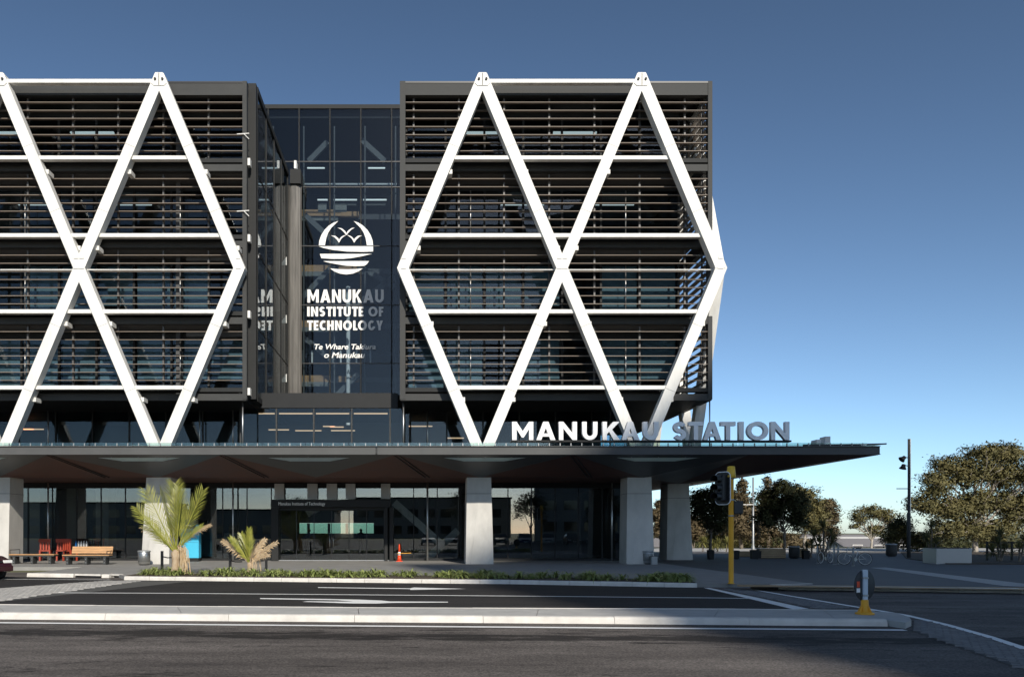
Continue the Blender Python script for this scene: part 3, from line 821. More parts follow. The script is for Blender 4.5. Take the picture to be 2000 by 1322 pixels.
for pxa, pxb in ((505, 536), (545, 610), (617, 682), (691, 757)):
    MB().box(X_(pxa, 43), X_(pxb, 43), 43.0, 43.08, Z_(808.5, 43), Z_(806, 43)).build('strip_light', M['warm_tube'], pod)
for k in range(9):
    px = random.choice((30, 190, 250, 420, 520, 580, 640, 800, 880)); y = random.uniform(832, 858)
    x0 = X_(px + random.uniform(-10, 10), 46); zz = Z_(y, 46)
    MB().box(x0, x0 + random.uniform(.6, 1.5), 46, 46.12, zz, zz + .05).build('ceiling_light', M['warm_tube'], pod)
# steel hangers in front of the upper glazing
for px, D in ((94, 41.9), (390, 41.9), (455, 41.9), (474, 39.2), (788, 39.2), (835, 41.9), (1192, 41.9), (1386, 38.95)):
    MB().tube([(X_(px, D), D, 5.32), (X_(px, D), D, zt(779) - .05)], .035, 8).build('hanger_rod', M['steel'], pod, True)

# canopy
CF = 36.0
FZ0, FZ1 = Z_(887, CF), Z_(871, CF)
XR = X_(1720, CF)
XLc = -24.0
can = B('canopy', 'greydk', XLc, X_(1290, CF), 37.4, 44.3, FZ1 - .02, FZ1 + .04)
xj = X_(735, CF)
for a, b in ((XLc, xj - .04), (xj + .04, XR)):
    MB().box(a, b, CF + .06, CF + .12, FZ0 + .02, FZ1 - .02).box(a, b, CF, CF + .2, FZ1 - .02, FZ1 + .01).box(a, b, CF, CF + .2, FZ0 - .01, FZ0 + .02).build('fascia_beam', M['canopy_fascia'], can)
MB().box(xj - .06, xj + .06, CF + .13, CF + .18, FZ0 + .03, FZ1 - .03).build('joint_plate', M['black'], can)
# glass edge with clips
gz0, gz1 = FZ1 + .03, Z_(863.5, CF)
gl = MB().prism([(0, CF + .02, gz0), (1.86, CF + .02, gz0), (1.86, 37.35, gz1 + .02), (0, 37.35, gz1 + .02)], [(0, CF + .02, gz0 + .02), (1.86, CF + .02, gz0 + .02), (1.86, 37.35, gz1 + .04), (0, 37.35, gz1 + .04)]).mesh('glass_panel', M['cglass'])
x = XLc
while x + 1.86 < XR - 1.0:
    put('glass_panel', gl, can, (x, 0, 0)); x += 1.9
tipx = X_(1752, CF)
MB().prism([(x, CF + .02, gz0), (XR - .9, CF + .02, gz0), (tipx, 36.9, gz1 + .02), (x, 37.35, gz1 + .02)], [(x, CF + .02, gz0 + .02), (XR - .9, CF + .02, gz0 + .02), (tipx, 36.9, gz1 + .04), (x, 37.35, gz1 + .04)]).build('glass_panel', M['cglass'], can)
MB().prism([(XR - 3.4, CF - .01, gz0 - .02), (XR - .9, CF - .01, gz0 - .02), (tipx + .05, 36.88, gz1), (tipx + .05, 36.95, gz1), (XR - 3.4, CF + .05, gz0 - .02)], [(XR - 3.4, CF - .01, gz0 + .05), (XR - .9, CF - .01, gz0 + .05), (tipx + .05, 36.88, gz1 + .06), (tipx + .05, 36.95, gz1 + .06), (XR - 3.4, CF + .05, gz0 + .05)]).build('edge_trim', M['grey'], can)
lip = MB().box(0, 1.86, CF + .0, CF + .015, gz0 - .01, gz0 + .12).mesh('glass_upstand', M['cglass'])
clipm = MB().box(-.018, .018, CF - .02, CF + .05, gz0 - .02, gz0 + .10).mesh('glass_clip', M['steelm'])
xx = XLc
while xx < XR - 1.9:
    put('glass_upstand', lip, can, (xx, 0, 0))
    for q in range(4): put('glass_clip', clipm, can, (xx + .24 + .475 * q, 0, 0))
    xx += 1.9
# folded soffit
CD, CZ = 39.4, Z_(932, 39.4)
FD, FZ = 36.22, FZ0 + .0
vx = [X_(p, CD) for p in (-325, -4, 310, 618, 938, 1252)]
rx = [XLc] + [(vx[i] + vx[i + 1]) / 2 for i in range(5)] + [vx[5] + 3.9]
zpl = lambda D: FZ + (CZ - FZ) * (D - FD) / (CD - FD)
T = .04
def slabpoly(pts, name, m_, parent, up=T):
    MB().prism(pts, [(a, b, c + up) for a, b, c in pts]).build(name, M[m_], parent)
for i, v in enumerate(vx):
    A_, B_, C_ = (rx[i] + .02, FD, FZ), (rx[i + 1] - .02, FD, FZ), (v, CD, CZ)
    h = [(v - 1.9, 36.6), (v + 1.9, 36.6), (v + .9, 37.12), (v - .9, 37.12)]
    h = [(a, b, zpl(b)) for a, b in h]
    mb = MB()
    for pts in ([A_, B_, h[1], h[0]], [B_, C_, h[2], h[1]], [C_, h[3], h[2]], [C_, A_, h[0], h[3]]):
        mb.prism(pts, [(a, b, c + T) for a, b, c in pts])
    mb.build('soffit_panel', M['soffit_grey'], can)
    MB().prism([(a, b, c + .01) for a, b, c in h], [(a, b, c + .025) for a, b, c in h]).build('skylight_panel', M['frost'], can)
    for q in range(3):
        MB().box(v - 1.2 + 1.2 * q - .02, v - 1.2 + 1.2 * q + .02, 36.5, 37.2, zpl(36.8) + .05, zpl(36.8) + .12).build('skylight_bar', M['steelm'], can)
for i in range(5):
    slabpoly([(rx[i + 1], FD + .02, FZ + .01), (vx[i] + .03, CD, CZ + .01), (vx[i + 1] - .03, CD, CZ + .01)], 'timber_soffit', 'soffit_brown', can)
    for q in (-.10, .10):   # track rails along the fold
        MB().tube([(rx[i + 1] + q, FD + .1, FZ - .02), (rx[i + 1] + q + 1.4, CD - .02, CZ - .02)], .025, 6).build('soffit_rail', M['black'], can)
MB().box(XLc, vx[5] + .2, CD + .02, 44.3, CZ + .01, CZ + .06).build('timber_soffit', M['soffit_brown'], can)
# right-hand part: sweeps back along the end of the building
xs, ys = XR - .1, CF + .2
fold = [(vx[5] + .25, CD, CZ), (rx[6], FD, FZ), (XR, FD, FZ), (XR, 63, FZ), (14.2, 44.9, CZ), (14.0, 63, CZ + .1), (vx[5] + .25, 63, CZ)]
slabpoly([fold[1], fold[2], (14.2, 44.9, CZ)], 'soffit_panel', 'soffit_brown', can)
slabpoly([fold[2], fold[3], (14.2, 44.9, CZ)], 'soffit_panel', 'soffit_grey', can)
slabpoly([fold[1], (14.2, 44.9, CZ), (vx[5] + .1, CD, CZ)], 'soffit_panel', 'soffit_grey', can)
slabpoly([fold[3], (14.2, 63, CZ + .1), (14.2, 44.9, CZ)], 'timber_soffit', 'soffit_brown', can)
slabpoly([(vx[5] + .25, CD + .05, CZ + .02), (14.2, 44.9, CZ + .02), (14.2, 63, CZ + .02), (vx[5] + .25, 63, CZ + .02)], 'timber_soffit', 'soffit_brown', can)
MB().prism([(vx[5] + .2, 37.4, FZ1 - .03), (XR - .05, 36.3, FZ1 - .03), (XR - .05, 63, FZ1 - .03), (vx[5] + .2, 63, FZ1 - .03)], [(vx[5] + .2, 37.4, FZ1 + .03), (XR - .05, 36.3, FZ1 + .03), (XR - .05, 63, FZ1 + .03), (vx[5] + .2, 63, FZ1 + .03)]).build('roof_deck', M['greydk'], can)
MB().box(XR - .1, XR - .04, CF + .22, 63, FZ0 + .02, FZ1 - .04).box(XR - .18, XR + .02, CF + .22, 63, FZ0 - .012, FZ0 + .018).box(XR - .18, XR + .02, CF + .22, 63, FZ1 - .04, FZ1 - .01).build('fascia_beam', M['dark'], can)
MB().prism([(XR, 37.0, gz1 + .0), (tipx, 36.9, gz1 + .02), (tipx, 62, gz1 + .02), (XR, 62, gz1)], [(XR, 37.0, gz1 + .03), (tipx, 36.9, gz1 + .04), (tipx, 62, gz1 + .04), (XR, 62, gz1 + .03)]).build('glass_panel', M['cglass'], can)
# small roof vents
for a, b, y in ((1591, 1604, 858), (1608, 1622, 852)):
    MB().prism([(X_(a, 40), 40, gz1 - .1), (X_(b, 40), 40, gz1 - .1), (X_(b, 40), 40.6, gz1 - .1), (X_(a, 40), 40.6, gz1 - .1)],
               [(X_(a, 40) + .12, 40, Z_(y, 40)), (X_(b, 40), 40, Z_(y, 40)), (X_(b, 40), 40.6, Z_(y, 40)), (X_(a, 40) + .12, 40.6, Z_(y, 40))]).build('roof_vent', M['white'], can)

# concrete columns
def column(xc, yf, w0=1.34, w1=1.16, d=1.45, lean=0, top=None):
    zt_ = (top or CZ) + .02
    mb = MB()
    def ringz(t, bul):
        w = w0 + (w1 - w0) * t; z = zt_ * t; c = xc + lean * (1 - t)
        f = .62 * w * max(0, 1 - t / .82)
        yy = yf + .10 * t
        return [(c - w / 2, yy, z), (c - f / 2 - .001, yy - bul, z), (c + f / 2 + .001, yy - bul, z), (c + w / 2, yy, z), (c + w / 2, yf + d, z), (c - w / 2, yf + d, z)]
    lv = [0, .30, .60, .82, 1.0]
    rings = [ringz(t, .10 * max(0, 1 - t / .82)) for t in lv]
    n = len(mb.v); k = 6
    for r in rings: mb.v += r
    for i in range(len(rings) - 1):
        for j in range(k):
            jj = (j + 1) % k
            mb.f.append((i * k + j, i * k + jj, (i + 1) * k + jj, (i + 1) * k + j))
    mb.f.append(tuple(range(k - 1, -1, -1))); mb.f.append(tuple(range((len(rings) - 1) * k, len(rings) * k)))
    o = mb.build('column', M['concrete'], building); bpart(o)
    jz = zt_ * .81
    w = w0 + (w1 - w0) * .81
    MB().box(xc - w / 2 - .004 + lean * .19, xc + w / 2 + .004 + lean * .19, yf + .05, yf + d + .004, jz - .008, jz + .008).build('casting_joint', M['joint'], o)
for v in (vx[0], vx[1], vx[2], vx[4], vx[5]): column(v - .05, 39.4, lean=(-.12 if v < -5 else .02))
column(14.2, 44.9, lean=.05, w0=1.42)
column(14.2, 56.0)

# ground floor: shopfront
DS = 44.0
SHZ = CZ
shop = B('shopfront', 'dark', XLc, X_(1222, DS), DS - .02, DS + .3, SHZ - .28, SHZ)
def glaze(pxs, D, z0, z1, par, matn='gglass'):
    for i in range(len(pxs) - 1):
        MB().box(X_(pxs[i], D) + .025, X_(pxs[i + 1], D) - .025, D, D + .015, z0, z1).build('window_pane', M[matn], par)
    for p in pxs: MB().box(X_(p, D) - .025, X_(p, D) + .025, D - .03, D + .09, z0, z1).build('mullion', M['dark'], par)
glaze([-230 + 47.5 * i for i in range(17)], DS, .12, SHZ - .285, shop)
glaze([762 + 46 * i for i in range(11)], DS, .12, SHZ - .285, shop)
MB().box(XLc, X_(530, DS), DS - .04, DS + .12, 0.01, .115).build('base_plinth', M['dark'], shop)
MB().box(X_(762, DS), X_(1222, DS), DS - .04, DS + .12, 0.01, .115).build('base_plinth', M['dark'], shop)
MB().box(X_(1222, DS), X_(1222, DS) + .25, DS - .05, DS + .4, .01, SHZ).build('corner_post', M['dark'], shop)
MB().box(X_(1222, DS) - .02, X_(1222, DS) + .1, DS + .41, 56, .01, SHZ).build('side_wall', M['dark'], shop)
for px in (94, 455, 835, 1195):
    D = 43.4
    MB().tube([(X_(px, D), D, 0), (X_(px, D), D, SHZ)], .045, 8).lathe([(.07, 0), (.07, .04)], (X_(px, D), D, 1.72), 8).build('steel_post', M['steel'], shop, True)
# interior: floor, ceiling, rear wall with daylight strips, core walls, columns
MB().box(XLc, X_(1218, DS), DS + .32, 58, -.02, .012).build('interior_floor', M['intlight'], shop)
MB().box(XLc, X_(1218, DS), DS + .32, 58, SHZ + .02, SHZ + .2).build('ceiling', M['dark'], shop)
rwz = [(.0, 1.42), (2.12, SHZ + .01)]
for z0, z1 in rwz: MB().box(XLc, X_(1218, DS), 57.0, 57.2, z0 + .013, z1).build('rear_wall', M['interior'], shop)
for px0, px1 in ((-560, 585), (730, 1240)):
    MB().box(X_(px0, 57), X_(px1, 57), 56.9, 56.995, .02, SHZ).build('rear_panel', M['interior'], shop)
for p in (600, 640, 675): MB().box(X_(p, 57), X_(p + 5, 57), 56.95, 57.1, 1.43, 2.11).build('rear_mullion', M['black'], shop)
for pxa, pxb, D in ((130, 150, 48), (187, 212, 47), (44, 78, 49)):
    MB().box(X_(pxa, D), X_(pxb, D), D, D + 1.2, .013, SHZ).build('inner_column', M['intlight'], shop)
MB().box(X_(580, 57), X_(735, 57), 57.08, 57.1, 1.42, 2.12).build('rear_pane', M['teal'], shop)
MB().box(X_(-100, 52), X_(420, 52), 52, 52.2, .013, SHZ).build('inner_wall', M['interior'], shop)
# escalator and stair
for a, b, D in (((775, 985), (860, 1060), 47.5), ((840, 1085), (890, 1040), 48.5), ((605, 1000), (680, 955), 50)):
    p0, p1 = P(*a, D), P(*b, D)
    MB().extr_y(band_poly((p0[0], p0[2]), (p1[0], p1[2]), .42, .2), D, D + .5).build('escalator_flank', M['steelm'], shop)
for k in range(9):
    MB().box(X_(427, 47), X_(452, 47), 46.0 + .28 * k, 46.3 + .28 * k, .013, .18 + .16 * k).build('stair_step', M['intlight'], shop)
for pxa, pxb in ((536, 555), (600, 620), (638, 658), (675, 694), (744, 762)):
    D = 43.75
    MB().box(X_(pxa, D), X_(pxb, D), D, D + .04, Z_(974, D), SHZ - .05).build('hanging_panel', M['concrete'], shop)
for px, y, D in ((158, 961, 46), (219, 967, 46), (268, 965, 47), (430, 962, 46), (505, 967, 47), (663, 992, 47), (880, 965, 47), (1180, 965, 46)):
    MB().lathe([(.14, 0), (.14, .03)], (X_(px, D), D, SHZ - .1), 12).build('downlight', M['white_tube'], shop)
# entrance portal
DE = 43.1
por = B('entrance_portal', 'dark', X_(529, DE), X_(762, DE), DE, DS + .2, Z_(990, DE), Z_(976, DE))
for a, b in ((530, 543), (751, 757), (761, 768)):
    MB().box(X_(a, DE), X_(b, DE), DE + .01, DS + .2, .005, Z_(990.3, DE)).build('jamb', M['greydk'], por)
MB().box(X_(543, DE), X_(751, DE), DE + .3, DS + .2, Z_(996, DE), Z_(990.3, DE)).build('door_head', M['greydk'], por)
dp = [545 + 34.2 * i for i in range(7)]
for i in range(6):
    MB().box(X_(dp[i], DE + .4) + .02, X_(dp[i + 1], DE + .4) - .02, DE + .4, DE + .415, .06, Z_(996.5, DE)).build('door_pane', M['gglass'], por)
for p in dp: MB().box(X_(p, DE + .4) - .015, X_(p, DE + .4) + .015, DE + .38, DE + .44, .02, Z_(996.5, DE)).build('door_stile', M['black'], por)
for p in (dp[3] - 3.5, dp[3] + 3.5): MB().tube([(X_(p, DE + .36), DE + .34, .75), (X_(p, DE + .36), DE + .34, 1.35)], .018, 8).build('door_handle', M['steel'], por, True)
MB().box(X_(533, DE + .3), X_(762, DE + .3), DE + .2, DE + .6, .012, .05).build('threshold', M['steelm'], por)
MB().box(X_(530, DS), X_(762, DS), DS, DS + .015, Z_(975, DS), SHZ - .285).build('transom_pane', M['gglass'], por)

# ------------------------------------------------------------------ lettering
def arc(cx, cz, rx_, rz_, a0, a1, n=14):
    return [(cx + rx_ * cos(radians(a0 + (a1 - a0) * i / n)), cz + rz_ * sin(radians(a0 + (a1 - a0) * i / n))) for i in range(n + 1)]
def stroke(pts, t):
    l, r = [], []
    for i, p in enumerate(pts):
        a = pts[max(0, i - 1)]; b = pts[min(len(pts) - 1, i + 1)]
        dx, dz = b[0] - a[0], b[1] - a[1]; L = math.hypot(dx, dz); nx, nz_ = -dz / L * t / 2, dx / L * t / 2
        l.append((p[0] + nx, p[1] + nz_)); r.append((p[0] - nx, p[1] - nz_))
    return l + r[::-1]
def glyph(ch, t, k=1.0):
    """closed contours (first outer, then holes) of a capital of height 1; k scales the nominal width"""
    h = t * .92
    if ch == 'I': return [[(0, 0), (t, 0), (t, 1), (0, 1)]], t
    if ch == 'T':
        w = .72 * k; c = w / 2; return [[(c - t / 2, 0), (c + t / 2, 0), (c + t / 2, 1 - h), (w, 1 - h), (w, 1), (0, 1), (0, 1 - h), (c - t / 2, 1 - h)]], w
    if ch == 'N':
        w = .84 * k; return [[(0, 0), (t, 0), (t, .64), (w - t, 0), (w, 0), (w, 1), (w - t, 1), (w - t, .36), (t, 1), (0, 1)]], w
    if ch == 'M':
        w = 1.05 * k; c = w / 2; return [[(0, 0), (t, 0), (t, .60), (c - .05, .14), (c + .05, .14), (w - t, .60), (w - t, 0), (w, 0), (w, 1), (w - t, 1), (c, .48), (t, 1), (0, 1)]], w
    if ch == 'A':
        w = .95 * k; a = t * .58; m_ = w / 2 - a; t1 = t * 1.12; top = (w / 2 - t1) / m_
        return [[(0, 0), (t1, 0), (t1 + .19 * m_, .19), (w - t1 - .19 * m_, .19), (w - t1, 0), (w, 0), (w / 2 + a, 1), (w / 2 - a, 1)],
                [(t1 + .36 * m_, .36), (w / 2, top), (w - t1 - .36 * m_, .36)]], w
    if ch == 'K':
        w = .86 * k; return [[(0, 0), (t, 0), (t, .33), (t + .11 * k, .45), (w - .32 * k, 0), (w, 0), (.54 * w, .57), (w - .03, 1), (w - .33 * k, 1), (t, .60), (t, 1), (0, 1)]], w
    if ch == 'U':
        w = .80 * k; r = w / 2; rz = min(.42, r * 1.05)
        return [[(0, 1)] + arc(r, rz, r, rz, 180, 360) + [(w, 1), (w - t, 1)] + arc(r, rz, r - t, rz - h, 360, 180) + [(t, 1)]], w
    if ch == 'O':
        w = 1.06 * k; return [arc(w / 2, .5, w / 2, .515, 0, 354, 30), arc(w / 2, .5, w / 2 - t, .515 - t * .95, 360, 6, 30)], w
    if ch == 'S':
        w = .66 * k; r = (1 - h) / 4; rx_ = w / 2 - t / 2
        pts = arc(w / 2, 1 - h / 2 - r, rx_, r, 25, 268, 16) + arc(w / 2, h / 2 + r, rx_, r, 88, -155, 16)
        return [stroke(pts, t * .95)], w
    if ch == 'C':
        w = .78 * k; return [stroke(arc(w / 2 + .05, .5, w / 2 - t / 2 + .04, .5 - h / 2, 50, 310, 22), t)], w
    if ch == 'G':
        w = .86 * k; o = arc(w / 2, .5, w / 2 - t / 2, .5 - h / 2, 50, 340, 22); o[-1] = (w - t / 2, .26); o += [(w - t / 2, .40)]
        s = stroke(o, t); return [s], w
    if ch == 'E':
        w = .56 * k; return [[(0, 0), (w, 0), (w, h), (t, h), (t, .5 - h / 2), (w * .92, .5 - h / 2), (w * .92, .5 + h / 2), (t, .5 + h / 2), (t, 1 - h), (w, 1 - h), (w, 1), (0, 1)]], w
    if ch == 'F':
        w = .54 * k; return [[(0, 0), (t, 0), (t, .5 - h / 2), (w * .92, .5 - h / 2), (w * .92, .5 + h / 2), (t, .5 + h / 2), (t, 1 - h), (w, 1 - h), (w, 1), (0, 1)]], w
    if ch == 'L':
        w = .52 * k; return [[(0, 0), (w, 0), (w, h), (t, h), (t, 1), (0, 1)]], w
    if ch == 'H':
        w = .78 * k; return [[(0, 0), (t, 0), (t, .5 - h / 2), (w - t, .5 - h / 2), (w - t, 0), (w, 0), (w, 1), (w - t, 1), (w - t, .5 + h / 2), (t, .5 + h / 2), (t, 1), (0, 1)]], w
    if ch == 'Y':
        w = .80 * k; c = w / 2; return [[(c - t / 2, 0), (c + t / 2, 0), (c + t / 2, .40), (w, 1), (w - t * 1.15, 1), (c, .60), (t * 1.15, 1), (0, 1), (c - t / 2, .40)]], w
    raise KeyError(ch)
def contours_mesh(name, cons, m_, depth):
    cu = bpy.data.curves.new(name, 'CURVE'); cu.dimensions = '2D'; cu.fill_mode = 'BOTH'; cu.extrude = depth / 2
    for c in cons:
        sp = cu.splines.new('POLY'); sp.points.add(len(c) - 1)
        for i, (a, b) in enumerate(c): sp.points[i].co = (a, b, 0, 1)
        sp.use_cyclic_u = True
    o = bpy.data.objects.new(name, cu); COL.objects.link(o)
    me = bpy.data.meshes.new_from_object(o.evaluated_get(bpy.context.evaluated_depsgraph_get()))
    me.name = name; me.materials.clear(); me.materials.append(m_)
    bpy.data.objects.remove(o); bpy.data.curves.remove(cu)
    return me
def up_y(o, x, y, z):
    o.rotation_euler = (pi / 2, 0, 0); o.location = (x, y, z); return o
# roof sign
SD = 36.3
sign = empty('roof_sign', (X_(1000, SD), SD, Z_(862, SD)), label='large white raised capital letters spelling the station name along the canopy edge', cat='sign')
zb_, zt2 = Z_(859.5, SD), Z_(824, SD)
for ch, a, b in zip('MANUKAUSTATION', (1000, 1047, 1091, 1136.5, 1176, 1213, 1255, 1314, 1343.6, 1372, 1406, 1441.6, 1457.5, 1504), (1041, 1084, 1126, 1166, 1210, 1247, 1285, 1339, 1372, 1407, 1435, 1451, 1499, 1540)):
    H = zt2 - zb_; Wd = X_(b, SD) - X_(a, SD)
    cons, w = glyph(ch, .235 if ch != 'I' else Wd / H)
    k = Wd / H / w
    if ch not in 'I':   # rebuild with the width asked for
        cons, w = glyph(ch, .235, k)
        k = Wd / H / w
    me = contours_mesh('letter', [[(p[0] * H * k, p[1] * H) for p in c] for c in cons], M['letter_side'], .22)
    o = put('letter', me, sign); o.rotation_euler = (pi / 2, 0, 0)
    o.location = (X_(a, SD) - sign.location[0], .0, zb_ - sign.location[2])
MB().box(X_(998, SD), X_(1545, SD), SD - .05, SD + .3, Z_(863, SD), zb_ - .005).build('sign_rail', M['dark'], sign).location = tuple(-c for c in sign.location)

# lettering and emblem on the atrium glass
TD = DA - .07
gs = empty('glass_sign', (X_(675, TD), TD, Z_(700, TD)), label='white institute emblem and lettering fixed on the tall atrium glass', cat='sign')
def row(text, pxa, pxb, ytop, ybot, t, k):
    H = Z_(ytop, TD) - Z_(ybot, TD); adv = []; xpos = 0; gap = .115
    for ch in text:
        if ch == ' ': xpos += .34; continue
        cons, w = glyph(ch, t, k); adv.append((cons, xpos)); xpos += w + (gap if ch not in 'LT' else gap * .5)
    xpos -= gap
    s = (X_(pxb, TD) - X_(pxa, TD)) / xpos
    for cons, x0 in adv:
        me = contours_mesh('letter', [[((x0 + p[0]) * s, p[1] * H) for p in c] for c in cons], M['sign_white'], .02)
        o = put('letter', me, gs); up_y(o, X_(pxa, TD) - gs.location[0], 0, Z_(ybot, TD) - gs.location[2])
row('MANUKAU', 600.5, 749.5, 565.5, 591.2, .22, .86)
row('INSTITUTE OF', 600, 749, 599, 618, .23, .80)
row('TECHNOLOGY', 600, 748, 626, 645, .23, .80)
def crop(p): return (580 + p[0] / 4.405, 420 + p[1] / 4.405)
def emblem(pts):
    w = [crop(p) for p in pts]
    x0, z0 = gs.location[0], gs.location[2]
    me = contours_mesh('emblem_shape', [[(X_(a, TD) - x0, Z_(b, TD) - z0) for a, b in w]], M['sign_white'], .02)
    o = put('emblem_shape', me, gs); o.rotation_euler = (pi / 2, 0, 0)
lc = [(188, 262), (193, 218), (210, 172), (238, 128), (275, 92), (312, 68), (355, 53), (325, 82), (293, 115), (268, 155), (252, 200), (241, 262)]
emblem(lc); emblem([(843 - x, y) for x, y in lc])
emblem([(348, 110), (385, 115), (415, 140), (425, 158), (440, 135), (470, 113), (497, 110), (470, 125), (450, 145), (425, 175), (405, 150), (380, 125)])
lb = [(293, 177), (330, 180), (355, 200), (362, 212), (380, 190), (400, 178), (425, 172), (400, 188), (380, 207), (362, 240), (345, 215), (320, 190)]
emblem(lb); emblem([(854 - x, y) for x, y in lb])
emblem([(188, 270), (655, 270), (655, 315), (560, 318), (430, 315), (300, 300), (230, 285)])
emblem([(197, 335), (645, 335), (560, 355), (480, 370), (400, 378), (300, 378), (210, 372)])
emblem([(225, 397), (620, 397), (600, 425), (580, 438), (500, 440), (420, 437), (320, 420), (260, 408)])
emblem([(285, 460), (350, 466), (430, 468), (500, 466), (567, 460), (530, 485), (480, 505), (425, 512), (370, 505), (320, 485)])
def text_mesh(name, s, size, m_, depth=.01, shear=0., bold=.0):
    cu = bpy.data.curves.new(name, 'FONT'); cu.body = s; cu.size = size; cu.extrude = depth / 2; cu.shear = shear; cu.offset = bold
    o = bpy.data.objects.new(name, cu); COL.objects.link(o)
    me = bpy.data.meshes.new_from_object(o.evaluated_get(bpy.context.evaluated_depsgraph_get()))
    me.name = name; me.materials.clear(); me.materials.append(m_)
    bpy.data.objects.remove(o); bpy.data.curves.remove(cu)
    return me
def text_fit(name, s, parent, pxa, pxb, ybase, ycap, D, m_, shear=0, bold=.0):
    me = text_mesh(name, s, 1.0, m_, .015, shear, bold)
    xs_ = [v.co.x for v in me.vertices]; zs = [v.co.y for v in me.vertices]
    W = X_(pxb, D) - X_(pxa, D); H = Z_(ycap, D) - Z_(ybase, D)
    sx = W / (max(xs_) - min(xs_)); sy = H / .73
    for v in me.vertices: v.co.x = (v.co.x - min(xs_)) * sx; v.co.y *= sy
    o = put(name, me, parent); o.rotation_euler = (pi / 2, 0, 0)
    o.location = (X_(pxa, D) - parent.location[0], D - parent.location[1], Z_(ybase, D) - parent.location[2])
    return o
text_fit('motto_lettering', 'Te Whare Takiura', gs, 614, 734, 682, 671.5, TD, M['sign_white'], .22, .02)
text_fit('motto_lettering', 'o Manukau', gs, 633, 713, 698.5, 687.5, TD, M['sign_white'], .22, .02)
o = text_fit('door_lettering', 'Manukau Institute of Technology', por, 544, 635, 986.3, 979.8, DE - .012, M['sign_white'])
o.location = (X_(544, DE), DE - .012, Z_(986.3, DE))

# ------------------------------------------------------------------ unseen tower across the road (behind the viewer), outline shaped so its shadow falls over the station's corner
TY = -50.0
def cast(x, z, D=39.0):
    t = D - TY; return (x + SUN[0] * t, z + SUN[2] * t)
prof = [(-1.2, -70), (-1.2, .0), (2.6, .7), (9.8, 5.8), (13.8, 9.3), (24, 10.4), (40, 11.5), (40, -70)]
tp = []
for x, z in prof:
    a, b = cast(x, max(z, -60)); tp.append((a, max(b, -.15) if z > -60 else -.15))
tower = empty('shade_tower', (tp[0][0], TY, 0), label='tall tower across the road, out of view, shaped for the shade it casts on the station', cat='building')
mb = MB().prism([(x, TY, z) for x, z in tp], [(x + .23 * 22, TY - 22, z) for x, z in tp])
world_child(mb.build('wall', M['tower'], tower), tower)
wm = MB().box(0, 2.2, TY + .01, TY + .06, 0, 1.6).mesh('window', M['carglass'])
for f in range(14):
    for i in range(13):
        x = tp[0][0] + 1.6 + i * 3.4; z = 1.5 + f * 3.6
        if z < tp[1][1] - 4 and x < tp[-1][0] - 3: world_child(put('window', wm, tower), tower).location = (x - tower.location[0], -tower.location[1], z)
        if z < tp[1][1] - 4 and x < tp[-1][0] - 3: pass
for o in tower.children:
    if o.name.startswith('window'): o.location[1] = -TY

for i, (xa, xb, ya, hh) in enumerate(((-130, -62, -115, 8.5), (-58, -20, -105, 6.5), (-16, 22, -110, 9.5), (30, 62, -96, 13.5), (110, 170, -120, 9))):
    sb_ = empty('shop_block', (xa, ya, -.17), label=['long low shop block, furthest along the mirrored street', 'lowest shop block of the mirrored street', 'flat-roofed shop block in the middle of the mirrored street', 'tallest shop block of the mirrored street', 'shop block beyond the gap in the mirrored street'][i], cat='building', group='blocks across the road')
    MB().box(0, xb - xa, -15, 0, 0, hh).build('wall', M['tower'], sb_)
    MB().box(-.3, xb - xa + .3, -15.3, .3, hh + .002, hh + .35).build('roof', M['dark'], sb_)
    for f in range(int(hh / 4)):
        for k in range(int((xb - xa) / 4)):
            MB().box(1 + 4 * k, 3.6 + 4 * k, .003, .06, 1 + 4 * f, 3 + 4 * f).build('window', M['carglass'], sb_)
